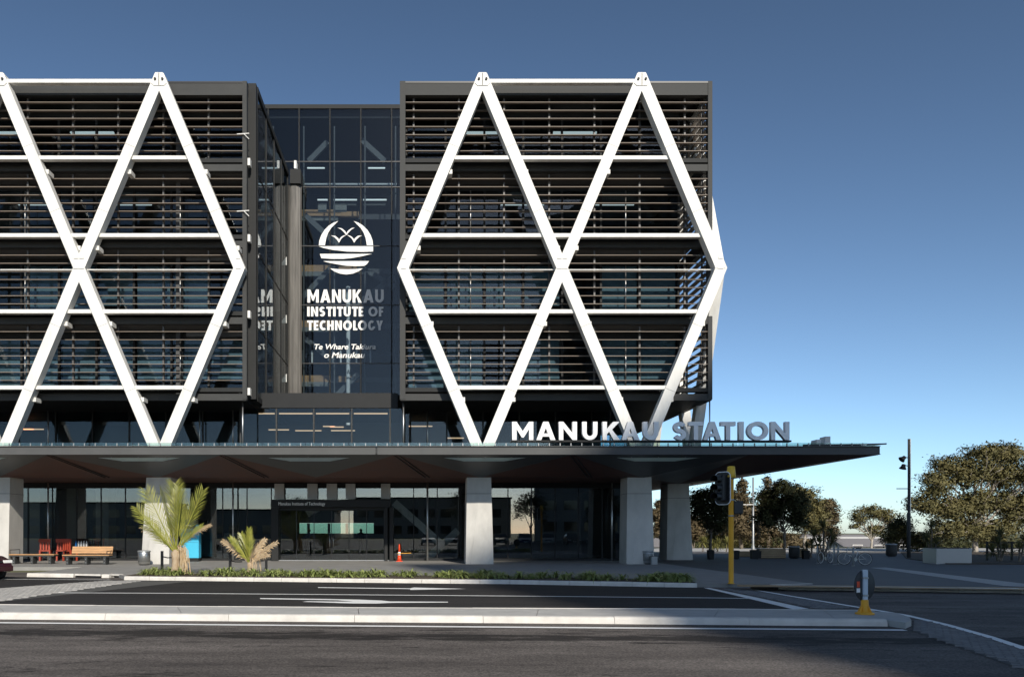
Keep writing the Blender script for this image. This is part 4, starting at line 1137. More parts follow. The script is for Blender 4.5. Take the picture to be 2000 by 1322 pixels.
# ------------------------------------------------------------------ trees
def limb_tube(mb, p0, p1, r0, r1, bend, rng, n=6):
    path = []; rad = []
    for i in range(5):
        t = i / 4; w = sin(pi * t) * bend
        path.append(tuple(p0[k] + (p1[k] - p0[k]) * t + w * rng.uniform(-1, 1) for k in range(3))); rad.append(r0 + (r1 - r0) * t)
    path[0] = p0; path[-1] = p1
    mb.tube(path, rad, n)
def leaf_cloud(mb, lobes, count, size, rng, clumps=30, rad=.46, nrm=None):
    """each lobe is broken into small leaf clumps near its shell, so sky and shade show between them"""
    vols = [(l[3] * l[4] * l[5]) ** .667 for l in lobes]; tot = sum(vols)
    for l, v in zip(lobes, vols):
        n = int(count * v / tot); k = max(5, clumps)
        cl = []
        for _ in range(k):
            while True:
                d = (rng.gauss(0, 1), rng.gauss(0, 1), rng.gauss(.3, 1)); L = sqrt(sum(q * q for q in d))
                if L > .05: break
            r = rng.uniform(.55, 1.0) * (1 if rng.random() > .2 else .4)
            cl.append((l[0] + d[0] / L * r * l[3], l[1] + d[1] / L * r * l[4], l[2] + d[2] / L * r * l[5], rng.uniform(.7, 1.3) * rad))
        for _ in range(n):
            if rng.random() < .04:
                c0 = (l[0], l[1], l[2], .8)
            else: c0 = rng.choice(cl)
            g = (rng.gauss(0, .55), rng.gauss(0, .55), rng.gauss(0, .45))
            c = (c0[0] + g[0] * c0[3] * l[3], c0[1] + g[1] * c0[3] * l[4], c0[2] + g[2] * c0[3] * l[5])
            s = size * rng.uniform(.5, 1.3)
            u = (rng.gauss(0, 1), rng.gauss(0, 1), rng.gauss(0, .6)); Lu = sqrt(sum(q * q for q in u)) or 1; u = tuple(q / Lu * s for q in u)
            w = (rng.gauss(0, 1), rng.gauss(0, 1), rng.gauss(0, .6)); Lw = sqrt(sum(q * q for q in w)) or 1; w = tuple(q / Lw * s * .5 for q in w)
            n_ = len(mb.v)
            q4 = [tuple(c[k] - u[k] for k in range(3)), tuple(c[k] + w[k] for k in range(3)), tuple(c[k] + u[k] for k in range(3)), tuple(c[k] - w[k] for k in range(3))]
            od = tuple((c[k] - c0[k]) / (c0[3] * l[3 + k]) * .8 + (c[k] - l[k]) / l[3 + k] * .6 + (0, 0, .35)[k] + rng.gauss(0, .28) for k in range(3)); Lo = sqrt(sum(q * q for q in od)) or 1; od = tuple(q / Lo for q in od)
            cr = (u[1] * w[2] - u[2] * w[1], u[2] * w[0] - u[0] * w[2], u[0] * w[1] - u[1] * w[0])
            if sum(cr[k] * od[k] for k in range(3)) > 0: q4 = q4[::-1]
            mb.v += q4
            if nrm is not None: nrm += [od] * 4
            mb.f.append((n_, n_ + 1, n_ + 2, n_ + 3))
def tree(name, label, px, ybase, D, lobes_px, leafm, barkm, trunk_r, count, size, group=None, fork=.35, seed=1, zb=None, bare=0):
    """lobes_px: (px, py, half-width px, half-height px) seen at depth D"""
    rng = random.Random(seed)
    s = D / FPX
    bx_, bz = X_(px, D), (Z_(ybase, D) if zb is None else zb)
    root = empty(name, (bx_, D, bz), label=label, cat='tree', group=group)
    lobes = []
    for (lx, ly, hw, hh) in lobes_px:
        dy = rng.uniform(-.5, .5) * hw * s
        lobes.append(((lx - px) * s, dy, Z_(ly, D) - bz, hw * s, hw * s * .85, hh * s))
    lc = MB(); nr = []; leaf_cloud(lc, lobes, count, size, rng, nrm=nr)
    co = lc.build('crown', M[leafm], root, True); co.data.normals_split_custom_set_from_vertices(nr)
    tb = MB(); top = max(l[2] for l in lobes)
    fz = fork * top
    limb_tube(tb, (0, 0, -.2), (rng.uniform(-.1, .1), 0, fz), trunk_r, trunk_r * .75, .05, rng, 8)
    tb.build('trunk', M[barkm], root, True)
    for l in lobes:
        lm = MB()
        e = (l[0] * .9, l[1], l[2] + l[5] * .35)
        limb_tube(lm, (0, 0, fz - .1), e, trunk_r * .55, trunk_r * .12, .12 * top * .3, rng)
        for k in range(4 + bare):
            t = rng.uniform(.4, .9); q = tuple((0, 0, fz)[i] + (e[i] - (0, 0, fz)[i]) * t for i in range(3))
            tip = (l[0] + rng.uniform(-1, 1) * l[3], l[1] + rng.uniform(-1, 1) * l[4], l[2] + rng.uniform(-.3, .9) * l[5])
            limb_tube(lm, q, tip, trunk_r * .2, trunk_r * .05, .1, rng, 5)
        lm.build('limb', M[barkm], root, True)
    return root
tree('street_tree', 'slim dark street tree in the plaza beside the pale lamp post', 1530, 1088, 50, [(1530, 1000, 36, 34), (1505, 980, 26, 26), (1552, 990, 28, 30), (1528, 962, 24, 20), (1498, 1015, 22, 20), (1560, 1022, 22, 18)], 'leaf_dark', 'bark', .10, 13000, .095, seed=2, zb=0, fork=.42)
tree('street_tree', 'dark street tree standing behind the yellow signal pole', 1386, 1088, 51, [(1386, 1000, 34, 30), (1362, 985, 24, 28), (1410, 990, 26, 28), (1380, 968, 24, 18), (1400, 1025, 24, 18)], 'leaf_dark', 'bark', .10, 13000, .095, seed=3, zb=0, fork=.40)
tree('conifer_tree', 'ragged brown conifer behind the yellow signal pole', 1448, 1075, 76, [(1448, 950, 10, 16), (1446, 975, 18, 18), (1450, 1000, 26, 20), (1440, 1030, 28, 22), (1462, 1040, 20, 20)], 'leaf_brown', 'bark', .2, 11000, .14, seed=4, zb=-.1)
tree('conifer_tree', 'dark conifer with a double tip behind the slim lamp post', 1500, 1075, 82, [(1500, 945, 9, 14), (1518, 955, 8, 14), (1503, 975, 20, 20), (1500, 1005, 28, 24), (1494, 1040, 30, 22)], 'leaf_brown', 'bark', .2, 11000, .14, seed=5, zb=-.1)
tree('gum_tree', 'rounded olive gum tree behind the street tree in the plaza', 1572, 1078, 70, [(1572, 975, 26, 26), (1552, 968, 20, 18), (1590, 990, 22, 22), (1575, 1015, 28, 24), (1600, 1015, 18, 20)], 'leaf_olive', 'barkpale', .16, 13000, .125, seed=6, zb=-.1)
tree('gum_tree', 'smaller brownish gum tree next to the gap of open sky', 1612, 1078, 76, [(1612, 990, 18, 18), (1622, 1012, 18, 20), (1604, 1025, 22, 22), (1624, 1040, 14, 16)], 'leaf_brown', 'barkpale', .14, 11000, .125, seed=8, zb=-.1)
tree('gum_tree', 'brown gum tree seen between the two grey concrete columns', 1291, 1072, 74, [(1291, 990, 13, 14), (1286, 1010, 16, 18), (1298, 1020, 16, 20), (1290, 1040, 14, 14)], 'leaf_brown', 'bark', .12, 8000, .13, seed=9, zb=-.1)
tree('gum_tree', 'spreading tree with bare pale branches near the white roofs', 1702, 1076, 80, [(1700, 1001, 30, 13), (1676, 1014, 18, 10), (1728, 1008, 24, 13), (1668, 1027, 10, 6), (1745, 1020, 18, 14), (1715, 1035, 22, 10)], 'leaf_olive', 'barkpale', .12, 9000, .115, seed=10, zb=-.1, fork=.25, bare=10)
tree('gum_tree', 'huge spreading gum tree with white limbs filling the skyline', 1905, 1085, 62, [(1930, 890, 44, 22), (1975, 888, 36, 22), (1868, 915, 40, 24), (1825, 950, 36, 26), (1900, 930, 42, 26), (1960, 930, 44, 28), (1800, 990, 30, 26), (1850, 995, 40, 26), (1910, 985, 44, 28), (1970, 985, 44, 30), (2025, 930, 44, 40), (1840, 1040, 34, 22), (1890, 1040, 36, 22), (1950, 1035, 40, 24), (2010, 1010, 40, 40)], 'leaf_olive', 'barkpale', .22, 70000, .115, seed=11, zb=-.1, fork=.22, bare=5)
tree('cypress_tree', 'very dark dense evergreen behind the tall lamp post', 1752, 1083, 66, [(1752, 1040, 22, 22), (1768, 1030, 20, 24), (1740, 1055, 18, 16), (1775, 1058, 20, 20), (1800, 1060, 22, 18)], 'leaf_dark', 'bark', .14, 12000, .10, seed=12, zb=-.1)
for i, (px, y, D, hw, hh, lm) in enumerate(((1352, 1030, 88, 30, 34, 'leaf_brown'), (1420, 1045, 92, 40, 30, 'leaf_olive'), (1480, 1052, 95, 36, 20, 'leaf_dark'), (1540, 1056, 98, 40, 18, 'leaf_brown'))):
    tree('gum_tree', ['hazy brown tree filling the gap behind the dark street tree', 'low olive tree behind the yellow pole and conifer', 'low dark tree behind the two conifers', 'low brown tree behind the timber plaza benches'][i], px, 1070, D, [(px, y, hw * .8, hh * .8), (px - hw * .6, y + 8, hw * .5, hh * .6), (px + hw * .6, y + 6, hw * .5, hh * .6)], lm, 'bark', .16, 9000, .17, seed=20 + i, zb=-2.2)
# trees across the road, mirrored in the shop glass
for i, (x, y, h) in enumerate(((17, -38, 8.5), (27, -30, 7), (8, -60, 9), (-22, -55, 8))):
    D = 60; px = CX + x * FPX / D
    s = FPX / D
    r = tree('roadside_tree', ['leafy tree mirrored beside the sunny gap in the shop glass', 'leafy tree furthest from the entrance in the mirrored street', 'tallest leafy tree of the mirrored street', 'leafy tree mirrored beside the long low shop block'][i], px, 1060, D, [(px, CY - (h * .7 - 1.6) * s, 2.2 * s, 1.9 * s), (px - 1.5 * s, CY - (h * .55 - 1.6) * s, 1.6 * s, 1.4 * s), (px + 1.4 * s, CY - (h * .6 - 1.6) * s, 1.7 * s, 1.5 * s)], 'leaf_dark', 'bark', .15, 2500, .22, group='trees mirrored in the shop glass', seed=40 + i, zb=-.1)
    r.location = (x, y, -.1)

# cabbage trees: trunk with spiky heads
def spiky(name, label, px, D, heads, leafm, n=60, L=.55, group=None, seed=1, zb=0.0, trunk=.07):
    rng = random.Random(seed); s = D / FPX
    root = empty(name, (X_(px, D), D, zb), label=label, cat='tree', group=group)
    tk = MB(); hd = MB()
    for hx, hy in heads:
        p = ((hx - px) * s, rng.uniform(-.2, .2), Z_(hy, D) - zb)
        limb_tube(tk, (0, 0, -.05), p, trunk, trunk * .6, .05, rng)
        for _ in range(n):
            a = rng.uniform(0, 2 * pi); e = rng.uniform(-.5, 1.4); l = L * rng.uniform(.7, 1.15)
            d = (cos(a) * cos(e), sin(a) * cos(e), sin(e)); w = (-sin(a) * .022, cos(a) * .022, 0)
            mid = tuple(p[k] + d[k] * l * .55 for k in range(3)); tip = (p[0] + d[0] * l, p[1] + d[1] * l, p[2] + d[2] * l - l * .22)
            q = len(hd.v)
            hd.v += [tuple(p[k] - w[k] * .5 for k in range(3)), tuple(p[k] + w[k] * .5 for k in range(3)), tuple(mid[k] + w[k] for k in range(3)), tuple(mid[k] - w[k] for k in range(3)), tip]
            hd.f += [(q, q + 1, q + 2, q + 3), (q + 3, q + 2, q + 4)]
    tk.build('trunk', M['bark'], root, True); hd.build('crown', M[leafm], root)
    return root
spiky('cabbage_tree', 'spiky cabbage tree with several heads behind the bike racks', 1606, 46, [(1606, 1030), (1592, 1048), (1620, 1044), (1628, 1058), (1600, 1060)], 'leaf_cord', 90, .7, seed=3)
spiky('cabbage_tree', 'low spiky cabbage tree left of the bike racks', 1584, 49, [(1584, 1062), (1574, 1068)], 'leaf_cord', 70, .55, seed=4)
spiky('cabbage_tree', 'spiky cabbage tree between lamp post and concrete planter', 1820, 48, [(1820, 1030), (1814, 1055), (1828, 1062)], 'leaf_cord', 80, .75, seed=5)
spiky('cabbage_tree', 'spiky bush beside the wire fence', 1952, 42, [(1952, 1062), (1940, 1078), (1966, 1074), (1958, 1045)], 'leaf_cord', 90, .7, seed=6)
spiky('cabbage_tree', 'thin spiky bush against the wire fence at the frame edge', 1990, 41, [(1990, 1072), (1998, 1055)], 'leaf_cord', 70, .6, seed=7)
for k, (px, y) in enumerate(((1372, 1050), (1400, 1054), (1418, 1052), (1390, 1058))):
    spiky('flax_bush', ['yellow flax bush nearest the concrete columns', 'yellow flax bush left of the yellow pole', 'yellow flax bush right beside the yellow pole', 'low yellow flax bush between the other flax bushes'][k], px, 64, [(px, y + 8), (px + 4, y + 12)], 'leaf_yellow', 70, .8, group='flax bushes on the far lawn', seed=30 + k, zb=-.1, trunk=.03)
    
# ------------------------------------------------------------------ palms in the bed
def frond(L, lift, curl, dry, rng, wid=.42, blade=1.0, roll=0.):
    """returns (rachis mesh builder, leaflets mesh builder) for a frond rising along +x / +z in its own frame"""
    r = MB(); f = MB(); pts = []
    x = z = 0; a = lift; n = 12
    for i in range(n + 1):
        pts.append((x, 0, z)); x += cos(a) * L / n; z += sin(a) * L / n; a -= curl / n
    r.tube(pts, [.035 * (1 - .85 * i / n) for i in range(n + 1)], 6)
    m = 24 if dry else 38
    for k in range(m):
        t = .20 + .80 * k / (m - 1); i = min(n - 1, int(t * n)); u = t * n - i
        p = tuple(pts[i][q] + (pts[i + 1][q] - pts[i][q]) * u for q in range(3))
        d = tuple(pts[i + 1][q] - pts[i][q] for q in range(3)); dl = sqrt(sum(q * q for q in d)); d = tuple(q / dl for q in d)
        ll = wid * (sin(pi * min(1, .18 + .72 * t)) ** .6) * rng.uniform(.85, 1.1) * blade
        for s in (-1, 1):
            sp = .52 + .16 * rng.random()
            up = (-d[2], 0, d[0])
            lat = tuple((0, 1, 0)[q] * cos(roll) + up[q] * sin(roll) for q in range(3)); nor = tuple(up[q] * cos(roll) - (0, 1, 0)[q] * sin(roll) for q in range(3))
            e = tuple(d[q] * ll * (1 - .25 * sp) + s * lat[q] * ll * sp + nor[q] * ll * .18 for q in range(3))
            droop = ll * (.10 + (.5 if dry else 0) * rng.random())
            mid = tuple(p[q] + e[q] * .5 for q in range(3)); tip = (p[0] + e[0], p[1] + e[1], p[2] + e[2] - droop)
            w = tuple(d[q] * .019 for q in range(3)); b = len(f.v)
            f.v += [tuple(p[q] - w[q] * .5 for q in range(3)), tuple(p[q] + w[q] * .5 for q in range(3)), tuple(mid[q] + w[q] * .8 for q in range(3)), tuple(mid[q] - w[q] * .8 for q in range(3)), tip]
            f.f += [(b, b + 1, b + 2, b + 3), (b + 3, b + 2, b + 4)]
    return r, f
def palm(label, px, ybase, scale, fronds, trunk_h, trunk_r, seed, skirt):
    rng = random.Random(seed); x, D = G(px, ybase, .03)
    root = empty('palm_tree', (x, D, .03), label=label, cat='palm', group='palms in the garden bed')
    tb = MB().lathe([(trunk_r * 1.5, -.05), (trunk_r * 1.25, .06), (trunk_r, trunk_h * .35), (trunk_r * .95, trunk_h * .7), (trunk_r * 1.15, trunk_h), (trunk_r * .5, trunk_h + .12)], n=14)
    tb.build('trunk', M['palmtrunk'], root, True)
    for (az, lift, L, curl, dry, wid) in fronds:
        side_ = abs(cos(radians(az)))
        r, f = frond(L * scale, radians(lift), radians(curl), dry, rng, wid * scale, 1.0, radians(68) * side_ * (1 if cos(radians(az)) > 0 else -1))
        rr = r.build('frond', M['palmtrunk' if dry else 'palm'], root, True)
        ff = f.build('leaflets', M['palmdry' if dry else 'palm'], rr)
        rr.location = (0, 0, trunk_h - .02); rr.rotation_euler = (0, 0, radians(az))
    if skirt:
        sk = MB()
        for k in range(skirt):
            a = rng.uniform(-.2, .9); r0 = trunk_r * .9; l = rng.uniform(.35, .95); out = rng.uniform(.06, .36)
            p0 = (cos(a) * r0, -abs(sin(a)) * r0, trunk_h + .25); p1 = (cos(a) * (r0 + out), -abs(sin(a)) * (r0 + out) + rng.uniform(-.05, .05), trunk_h + rng.uniform(.05, .3)); p2 = (p1[0] + rng.uniform(-.05, .12), p1[1] + rng.uniform(-.08, .06), max(.04, trunk_h + .1 - l))
            q = len(sk.v); w = (.008, rng.uniform(-.008, .008), 0)
            for p in (p0, p1, p2): sk.v += [tuple(p[i] - w[i] for i in range(3)), tuple(p[i] + w[i] for i in range(3))]
            sk.f += [(q, q + 1, q + 3, q + 2), (q + 2, q + 3, q + 5, q + 4)]
        sk.build('dead_fronds', M['palmdry'], root)
    return root
palm('tall green palm with upright fronds in front of the blue kiosk', 343, 1121.5, 1.0,
     [(-85, 87, 2.45, 5, 0, .78), (182, 66, 2.45, 2, 0, .72), (-2, 67, 2.45, 2, 0, .72), (190, 46, 2.1, -10, 0, .56), (-125, 75, 2.3, 4, 0, .74), (-52, 76, 2.25, 4, 0, .74), (95, 82, 2.4, 6, 0, .66), (172, 52, 1.6, 34, 1, .24), (12, 58, 1.6, 38, 1, .24), (-20, 52, 1.5, 24, 0, .34), (205, 52, 1.7, 6, 0, .36)], .78, .14, 5, 55)
palm('small sparse palm with browning fronds left of the entrance', 488, 1117, .78,
     [(-90, 86, 1.75, 6, 0, .42), (180, 52, 1.75, 22, 1, .36), (0, 50, 1.7, 22, 1, .36), (150, 74, 1.6, 10, 0, .42), (30, 66, 1.45, 16, 1, .38), (-30, 40, 1.35, 40, 1, .3), (-120, 66, 1.5, 14, 0, .42), (195, 62, 1.6, 16, 0, .4), (-60, 60, 1.4, 30, 1, .34)], .30, .10, 9, 12)
for k, (px, yb, yt) in enumerate(((316.5, 1113, 1075.5), (361, 1108, 1076), (449.5, 1115, 1073), (520, 1111, 1076))):
    x, D = G(px, yb, .03)
    h = Z_(yt, D) - .03
    st = empty('tree_stake', (x, D, .03), label=['dark stake tied to the tall palm, on its side towards the litter bin', 'dark stake tied to the tall palm, on its blue kiosk side', 'dark stake of the small palm, on its tall palm side', 'dark stake of the small palm, on its entrance side'][k], cat='stake', group='stakes beside the palms')
    MB().box(-.045, .045, -.045, .045, -.08, h).build('post', M['dark'], st)
    dirx = 1 if k % 2 == 0 else -1
    hz = h * (.72 if k < 2 else .5)
    pts = [(0, -.05, hz), (dirx * .25, -.10, hz - .05), (dirx * .50, -.16, hz - .04)]
    MB().tube(pts, .022, 6).build('tie_strap', M['black'], st)

# strap-leaf plants: single clumps
rng = random.Random(11)
clm = []
for v in range(4):
    mb = MB()
    for k in range(34):
        a = rng.uniform(0, 2 * pi); l = rng.uniform(.28, .46); e = rng.uniform(.5, 1.35); w = .019
        pts = [(0, 0, 0)]
        ang = e; x = z = 0
        for i in range(4):
            x += cos(ang) * l / 4; z += sin(ang) * l / 4; ang -= .55; pts.append((x * cos(a), x * sin(a), z))
        wv = (-sin(a) * w, cos(a) * w)
        q = len(mb.v)
        for i, p in enumerate(pts):
            ws = (1 - (i / 4.2) ** 2); mb.v += [(p[0] - wv[0] * ws, p[1] - wv[1] * ws, p[2]), (p[0] + wv[0] * ws, p[1] + wv[1] * ws, p[2])]
        for i in range(4): mb.f.append((q + 2 * i, q + 2 * i + 1, q + 2 * i + 3, q + 2 * i + 2))
    clm.append(mb.mesh('plant_clump', M['leafplant']))
def bed_at(t):
    s = t * (len(bed_front) - 1); i = min(len(bed_front) - 2, int(s)); u = s - i
    return tuple(bed_front[i][k] + (bed_front[i + 1][k] - bed_front[i][k]) * u for k in (0, 1)), tuple(bed_rear[i][k] + (bed_rear[i + 1][k] - bed_rear[i][k]) * u for k in (0, 1))
nplant = 0
for k in range(400):
    t = rng.uniform(.005, .985); u = rng.uniform(.12, .9)
    f_, b_ = bed_at(t)
    x, y = f_[0] + (b_[0] - f_[0]) * u, f_[1] + (b_[1] - f_[1]) * u
    if sin(t * 47) + sin(t * 23 + 1) + rng.uniform(-.4, .4) < -1.0 or nplant >= 290: continue
    o = put('plant_clump', rng.choice(clm), None, (x, y, .025)); o.rotation_euler = (0, 0, rng.uniform(0, 6)); sc = rng.uniform(.65, 1.45); o.scale = (sc, sc, sc)
    tag(o, 'arching green strap-leaved clump in the garden bed along the kerb', 'plant', 'plants in the garden bed'); nplant += 1

# ------------------------------------------------------------------ benches, bins, kiosk, cone
def bench(label, pxa, pxb, yb, back):
    x0, D = G(pxa, yb, 0); x1, _ = G(pxb, yb, 0); L = x1 - x0
    root = empty('bench', (x0, D, 0), label=label, cat='bench', group='timber benches on the footpath')
    for k in range(4):
        bevel(MB().box(0, L, -.04 + .13 * k, .075 + .13 * k, .43, .475).build('seat_slat', M['timber'], root), .008)
    for q in (.10, .5, .9):
        lg = MB().box(L * q - .05, L * q + .05, .02, .44, .0, .33).box(L * q - .16, L * q + .16, 0.005, .015, -.0, .0) if False else MB().box(L * q - .06, L * q + .06, 0, .44, 0, .36)
        lo = lg.build('leg', M['grey'], root)
        for zz in (.1, .25): MB().lathe([(.018, 0), (.018, .012)], (L * q, -.013, zz), 8, 'y').build('bolt', M['steel'], lo)
    MB().box(.02, L - .02, .0, .46, .365, .425).build('seat_frame', M['grey'], root)
    if back:
        for k in range(3):
            MB().prism([(L * .12, .40 + .04 * k, .53 + .11 * k), (L, .40 + .04 * k, .53 + .11 * k), (L, .44 + .04 * k, .53 + .11 * k), (L * .12, .44 + .04 * k, .53 + .11 * k)],
                       [(L * .12, .43 + .04 * k, .63 + .11 * k), (L, .43 + .04 * k, .63 + .11 * k), (L, .47 + .04 * k, .63 + .11 * k), (L * .12, .47 + .04 * k, .63 + .11 * k)]).build('back_slat', M['timber'], root)
        for q in (.14, .55, .97): MB().prism([(L * q - .03, .46, .36), (L * q + .03, .46, .36), (L * q + .03, .52, .36), (L * q - .03, .52, .36)], [(L * q - .03, .60, .86), (L * q + .03, .60, .86), (L * q + .03, .64, .86), (L * q - .03, .64, .86)]).build('back_support', M['grey'], root)
        MB().tube([(0.02, 0, .47), (0.02, 0, .62), (.02, .45, .66)], .02, 6).tube([(L - .1, .0, .47), (L - .1, 0, .62), (L - .02, .5, .66)], .02, 6).build('armrest', M['black'], root)
    else:
        MB().tube([(0.03, .02, .47), (0.03, .02, .68), (.5, .02, .70), (.5, .02, .47)], .02, 6).build('armrest', M['black'], root)
        MB().tube([(L - .04, .02, .47), (L - .04, .02, .6), (L - .04, .42, .6)], .02, 6).build('armrest', M['black'], root)
    return root
bench('backless timber bench with grey legs beside the concrete column', 18, 106, 1101, False)
bench('timber bench with a slatted backrest in front of the shop glass', 122, 213, 1102.5, True)
def bin_(label, px, yb, w, h, m_):
    x, D = G(px, yb, 0)
    root = empty('litter_bin', (x, D, 0), label=label, cat='bin', group='round litter bins')
    r = w / 2
    MB().lathe([(r * .92, .04), (r * .92, .07), (r, .08), (r, h - .10), (r * .97, h - .09)], n=28).build('body', m_, root, True)
    MB().lathe([(r * .7, 0), (r * .8, .045)], n=20).build('base', M['black'], root)
    MB().lathe([(r * 1.06, h - .085), (r * 1.08, h - .05), (r * 1.02, h - .02), (r * .6, h - .01), (r * .58, h - .06)], n=28).build('rim', M['steelm'], root, True)
    for k in range(9):
        MB().lathe([(r * 1.008, .16 + k * (h - .34) / 8), (r * 1.008, .18 + k * (h - .34) / 8)], n=28).build('perforated_band', M['grey'], root, True)
    return root
bin_('shiny round steel litter bin beside the palm and concrete column', 281.5, 1103, .56, .70, M['steel'])
bin_('dull round litter bin at the foot of the shaded concrete column', 1265, 1101, .50, .66, M['steelm'])
bin_('dark round bin near the tall lamp post', 1741, 1086, .62, .80, M['grey'])
bin_('grey round bin between the timber plaza seats', 1551, 1090, .58, .72, M['grey'])
x, D = G(1278.5, 1102, 0)
sb = empty('small_box', (x, D, 0), label='small grey box standing against the shaded litter bin', cat='box')
bevel(MB().box(-.14, .14, 0, .22, 0, .38).build('body', M['steelm'], sb), .01); MB().box(-.15, .15, -.01, .23, .385, .40).build('lid', M['grey'], sb)
# blue kiosk
D = 42.6
kx0, kx1 = X_(353, D), X_(388, D)
kio = empty('ticket_kiosk', ((kx0 + kx1) / 2, D, 0), label='bright blue ticket kiosk standing behind the tall palm', cat='kiosk')
kw = kx1 - kx0; zt3 = Z_(1040, D)
bevel(MB().box(-kw / 2, kw / 2, 0, .5, .18, zt3).build('lower_body', M['blue'], kio), .015)
MB().box(-kw / 2, kw / 2 - .17, .02, .5, zt3 + .003, zt3 + .22).build('middle_panel', M['bluemid'], kio)
MB().box(-kw / 2, kw / 2 - .17, .02, .5, zt3 + .224, Z_(1018, D) + .1).build('screen_panel', M['bluedk'], kio)
MB().box(kw / 2 - .165, kw / 2 - .03, .03, .5, zt3 + .003, zt3 + .42).build('side_box', M['blue'], kio)
MB().box(-kw / 2 + .02, kw / 2 - .02, .02, .48, 0, .178).build('plinth', M['black'], kio)
MB().box(-kw / 2 + .01, kw / 2 - .01, -.004, -.001, zt3 * .66, zt3 * .66 + .012).build('panel_seam', M['bluedk'], kio)
for q in range(3):
    MB().lathe([(.045, 0), (.045, .008)], (-.16 + .1 * q, .008, zt3 + .37 + (.03 if q == 1 else 0)), 10, 'y').build('screen_mark', M['sign_white'], kio)
# traffic cone by the entrance
x, D = G(780, 1093, 0); D = 42.7; x = X_(780, D)
cone = empty('traffic_cone', (x, D, 0), label='orange traffic cone with a white band beside the entrance', cat='cone')
MB().box(-.17, .17, -.17, .17, 0, .035).build('base', M['orange'], cone)
MB().lathe([(.115, .036), (.085, .32)], n=16).build('lower_cone', M['orange'], cone, True)
MB().lathe([(.084, .321), (.066, .50)], n=16).build('reflective_band', M['sign_white'], cone, True)
MB().lathe([(.065, .501), (.03, .88), (.02, .9)], n=16).build('upper_cone', M['orange'], cone, True)
MB().tube([(-.1, -.13, .42), (.62, -.13, .44)], .016, 6).build('barrier_bar', M['yellow'], cone)
# red chairs inside
def chair(label, px, D):
    r = empty('red_chair', (X_(px, D), D, .013), rz=random.uniform(-.4, .4), label=label, cat='chair', group='red cafe chairs'); r.scale = (1.15, 1.15, 1.18)
    MB().box(-.24, .24, -.22, .24, .43, .48).build('seat', M['red'], r)
    for sx in (-1, 1):
        for sy in (-1, 1): MB().box(sx * .21 - .03, sx * .21 + .03, sy * .19 - .03, sy * .19 + .03, 0, .428).build('leg', M['red'], r)
    for k in range(4): MB().box(-.2 + .12 * k, -.13 + .12 * k, -.24, -.20, .485, .82).build('back_slat', M['red'], r)
    MB().box(-.25, .25, -.25, -.19, .824, .98).build('back_rail', M['red'], r)
for i, (px, D) in enumerate(((89, 43.3), (121, 43.5), (137, 43.2), (195, 46.5))):
    chair(['red slatted chair behind the backless bench', 'red slatted chair in the gap between the two benches', 'red slatted chair right behind the backed bench, by its end', 'red slatted chair deeper indoors above the backed bench'][i], px, D)
# small stall table with bottles
D = 43.2
tbl = empty('display_table', (X_(161, D), D, .013), label='small dark table carrying white and blue bottles behind the backed bench', cat='table')
MB().box(-.4, .4, -.25, .25, .70, .74).build('top', M['dark'], tbl)
for sx in (-1, 1):
    for sy in (-1, 1): MB().box(sx * .36 - .02, sx * .36 + .02, sy * .21 - .02, sy * .21 + .02, 0, .698).build('leg', M['dark'], tbl)
for k in range(5):
    b = MB().lathe([(.05, 0), (.05, .2), (.02, .26), (.02, .32)], n=10).build('bottle', M['bluemid' if k == 0 else 'sign_white'], None, True)
    b.location = (X_(161, D) - .3 + .14 * k, D - .1, .755); tag(b, ['blue bottle at the end of the small dark table', 'white bottle on the small dark table behind the bench'][k > 0], 'bottle', 'bottles on the small table')

# ------------------------------------------------------------------ people inside (standing, seen through the doors)
def person(label, px, D, h, pose, cloth):
    root = empty('person', (X_(px, D), D, .013), rz=pose, label=label, cat='person')
    k = h / 1.72
    V = [(0, 0, .95), (0, .01, 1.15), (0, 0, 1.38), (0, 0, 1.48), (0, -.01, 1.57), (0, -.015, 1.66),
         (.18, 0, 1.40), (.23, .02, 1.12), (.22, -.06, .88), (-.18, 0, 1.40), (-.23, .02, 1.12), (-.22, -.06, .88),
         (.10, 0, .90), (.11, -.02, .50), (.11, .03, .08), (.12, -.12, .03), (-.10, 0, .90), (-.12, -.01, .50), (-.13, .05, .08), (-.14, -.10, .03)]
    E = [(0, 1), (1, 2), (2, 3), (3, 4), (4, 5), (2, 6), (6, 7), (7, 8), (2, 9), (9, 10), (10, 11), (0, 12), (12, 13), (13, 14), (14, 15), (0, 16), (16, 17), (17, 18), (18, 19)]
    R = [.15, .14, .16, .06, .095, .085, .07, .05, .035, .07, .05, .035, .095, .07, .05, .035, .095, .07, .05, .035]
    me = bpy.data.meshes.new('body'); me.from_pydata([tuple(c * k for c in v) for v in V], E, [])
    o = put('body', me, root)
    sk = o.modifiers.new('skin', 'SKIN'); ss = o.modifiers.new('sub', 'SUBSURF'); ss.levels = ss.render_levels = 2
    for i, v in enumerate(me.skin_vertices[0].data): v.radius = (R[i] * k, R[i] * k * (.75 if i in (0, 1, 2) else 1)); v.use_root = (i == 0)
    me.materials.append(cloth)
    hair = MB().lathe([(.02, .11), (.07, .095), (.098, .04), (.098, -.02), (.07, -.05)], (0, .018 * k, 1.63 * k), 14).build('hair', M['black'], root, True)
    return root
person('person in dark clothes standing far inside behind the glass doors', 705, 54.5, 1.7, .3, M['cloth_dark'])
person('person in dark clothes walking just inside the left glass door', 603, 46.5, 1.65, -.6, M['cloth_dark'])

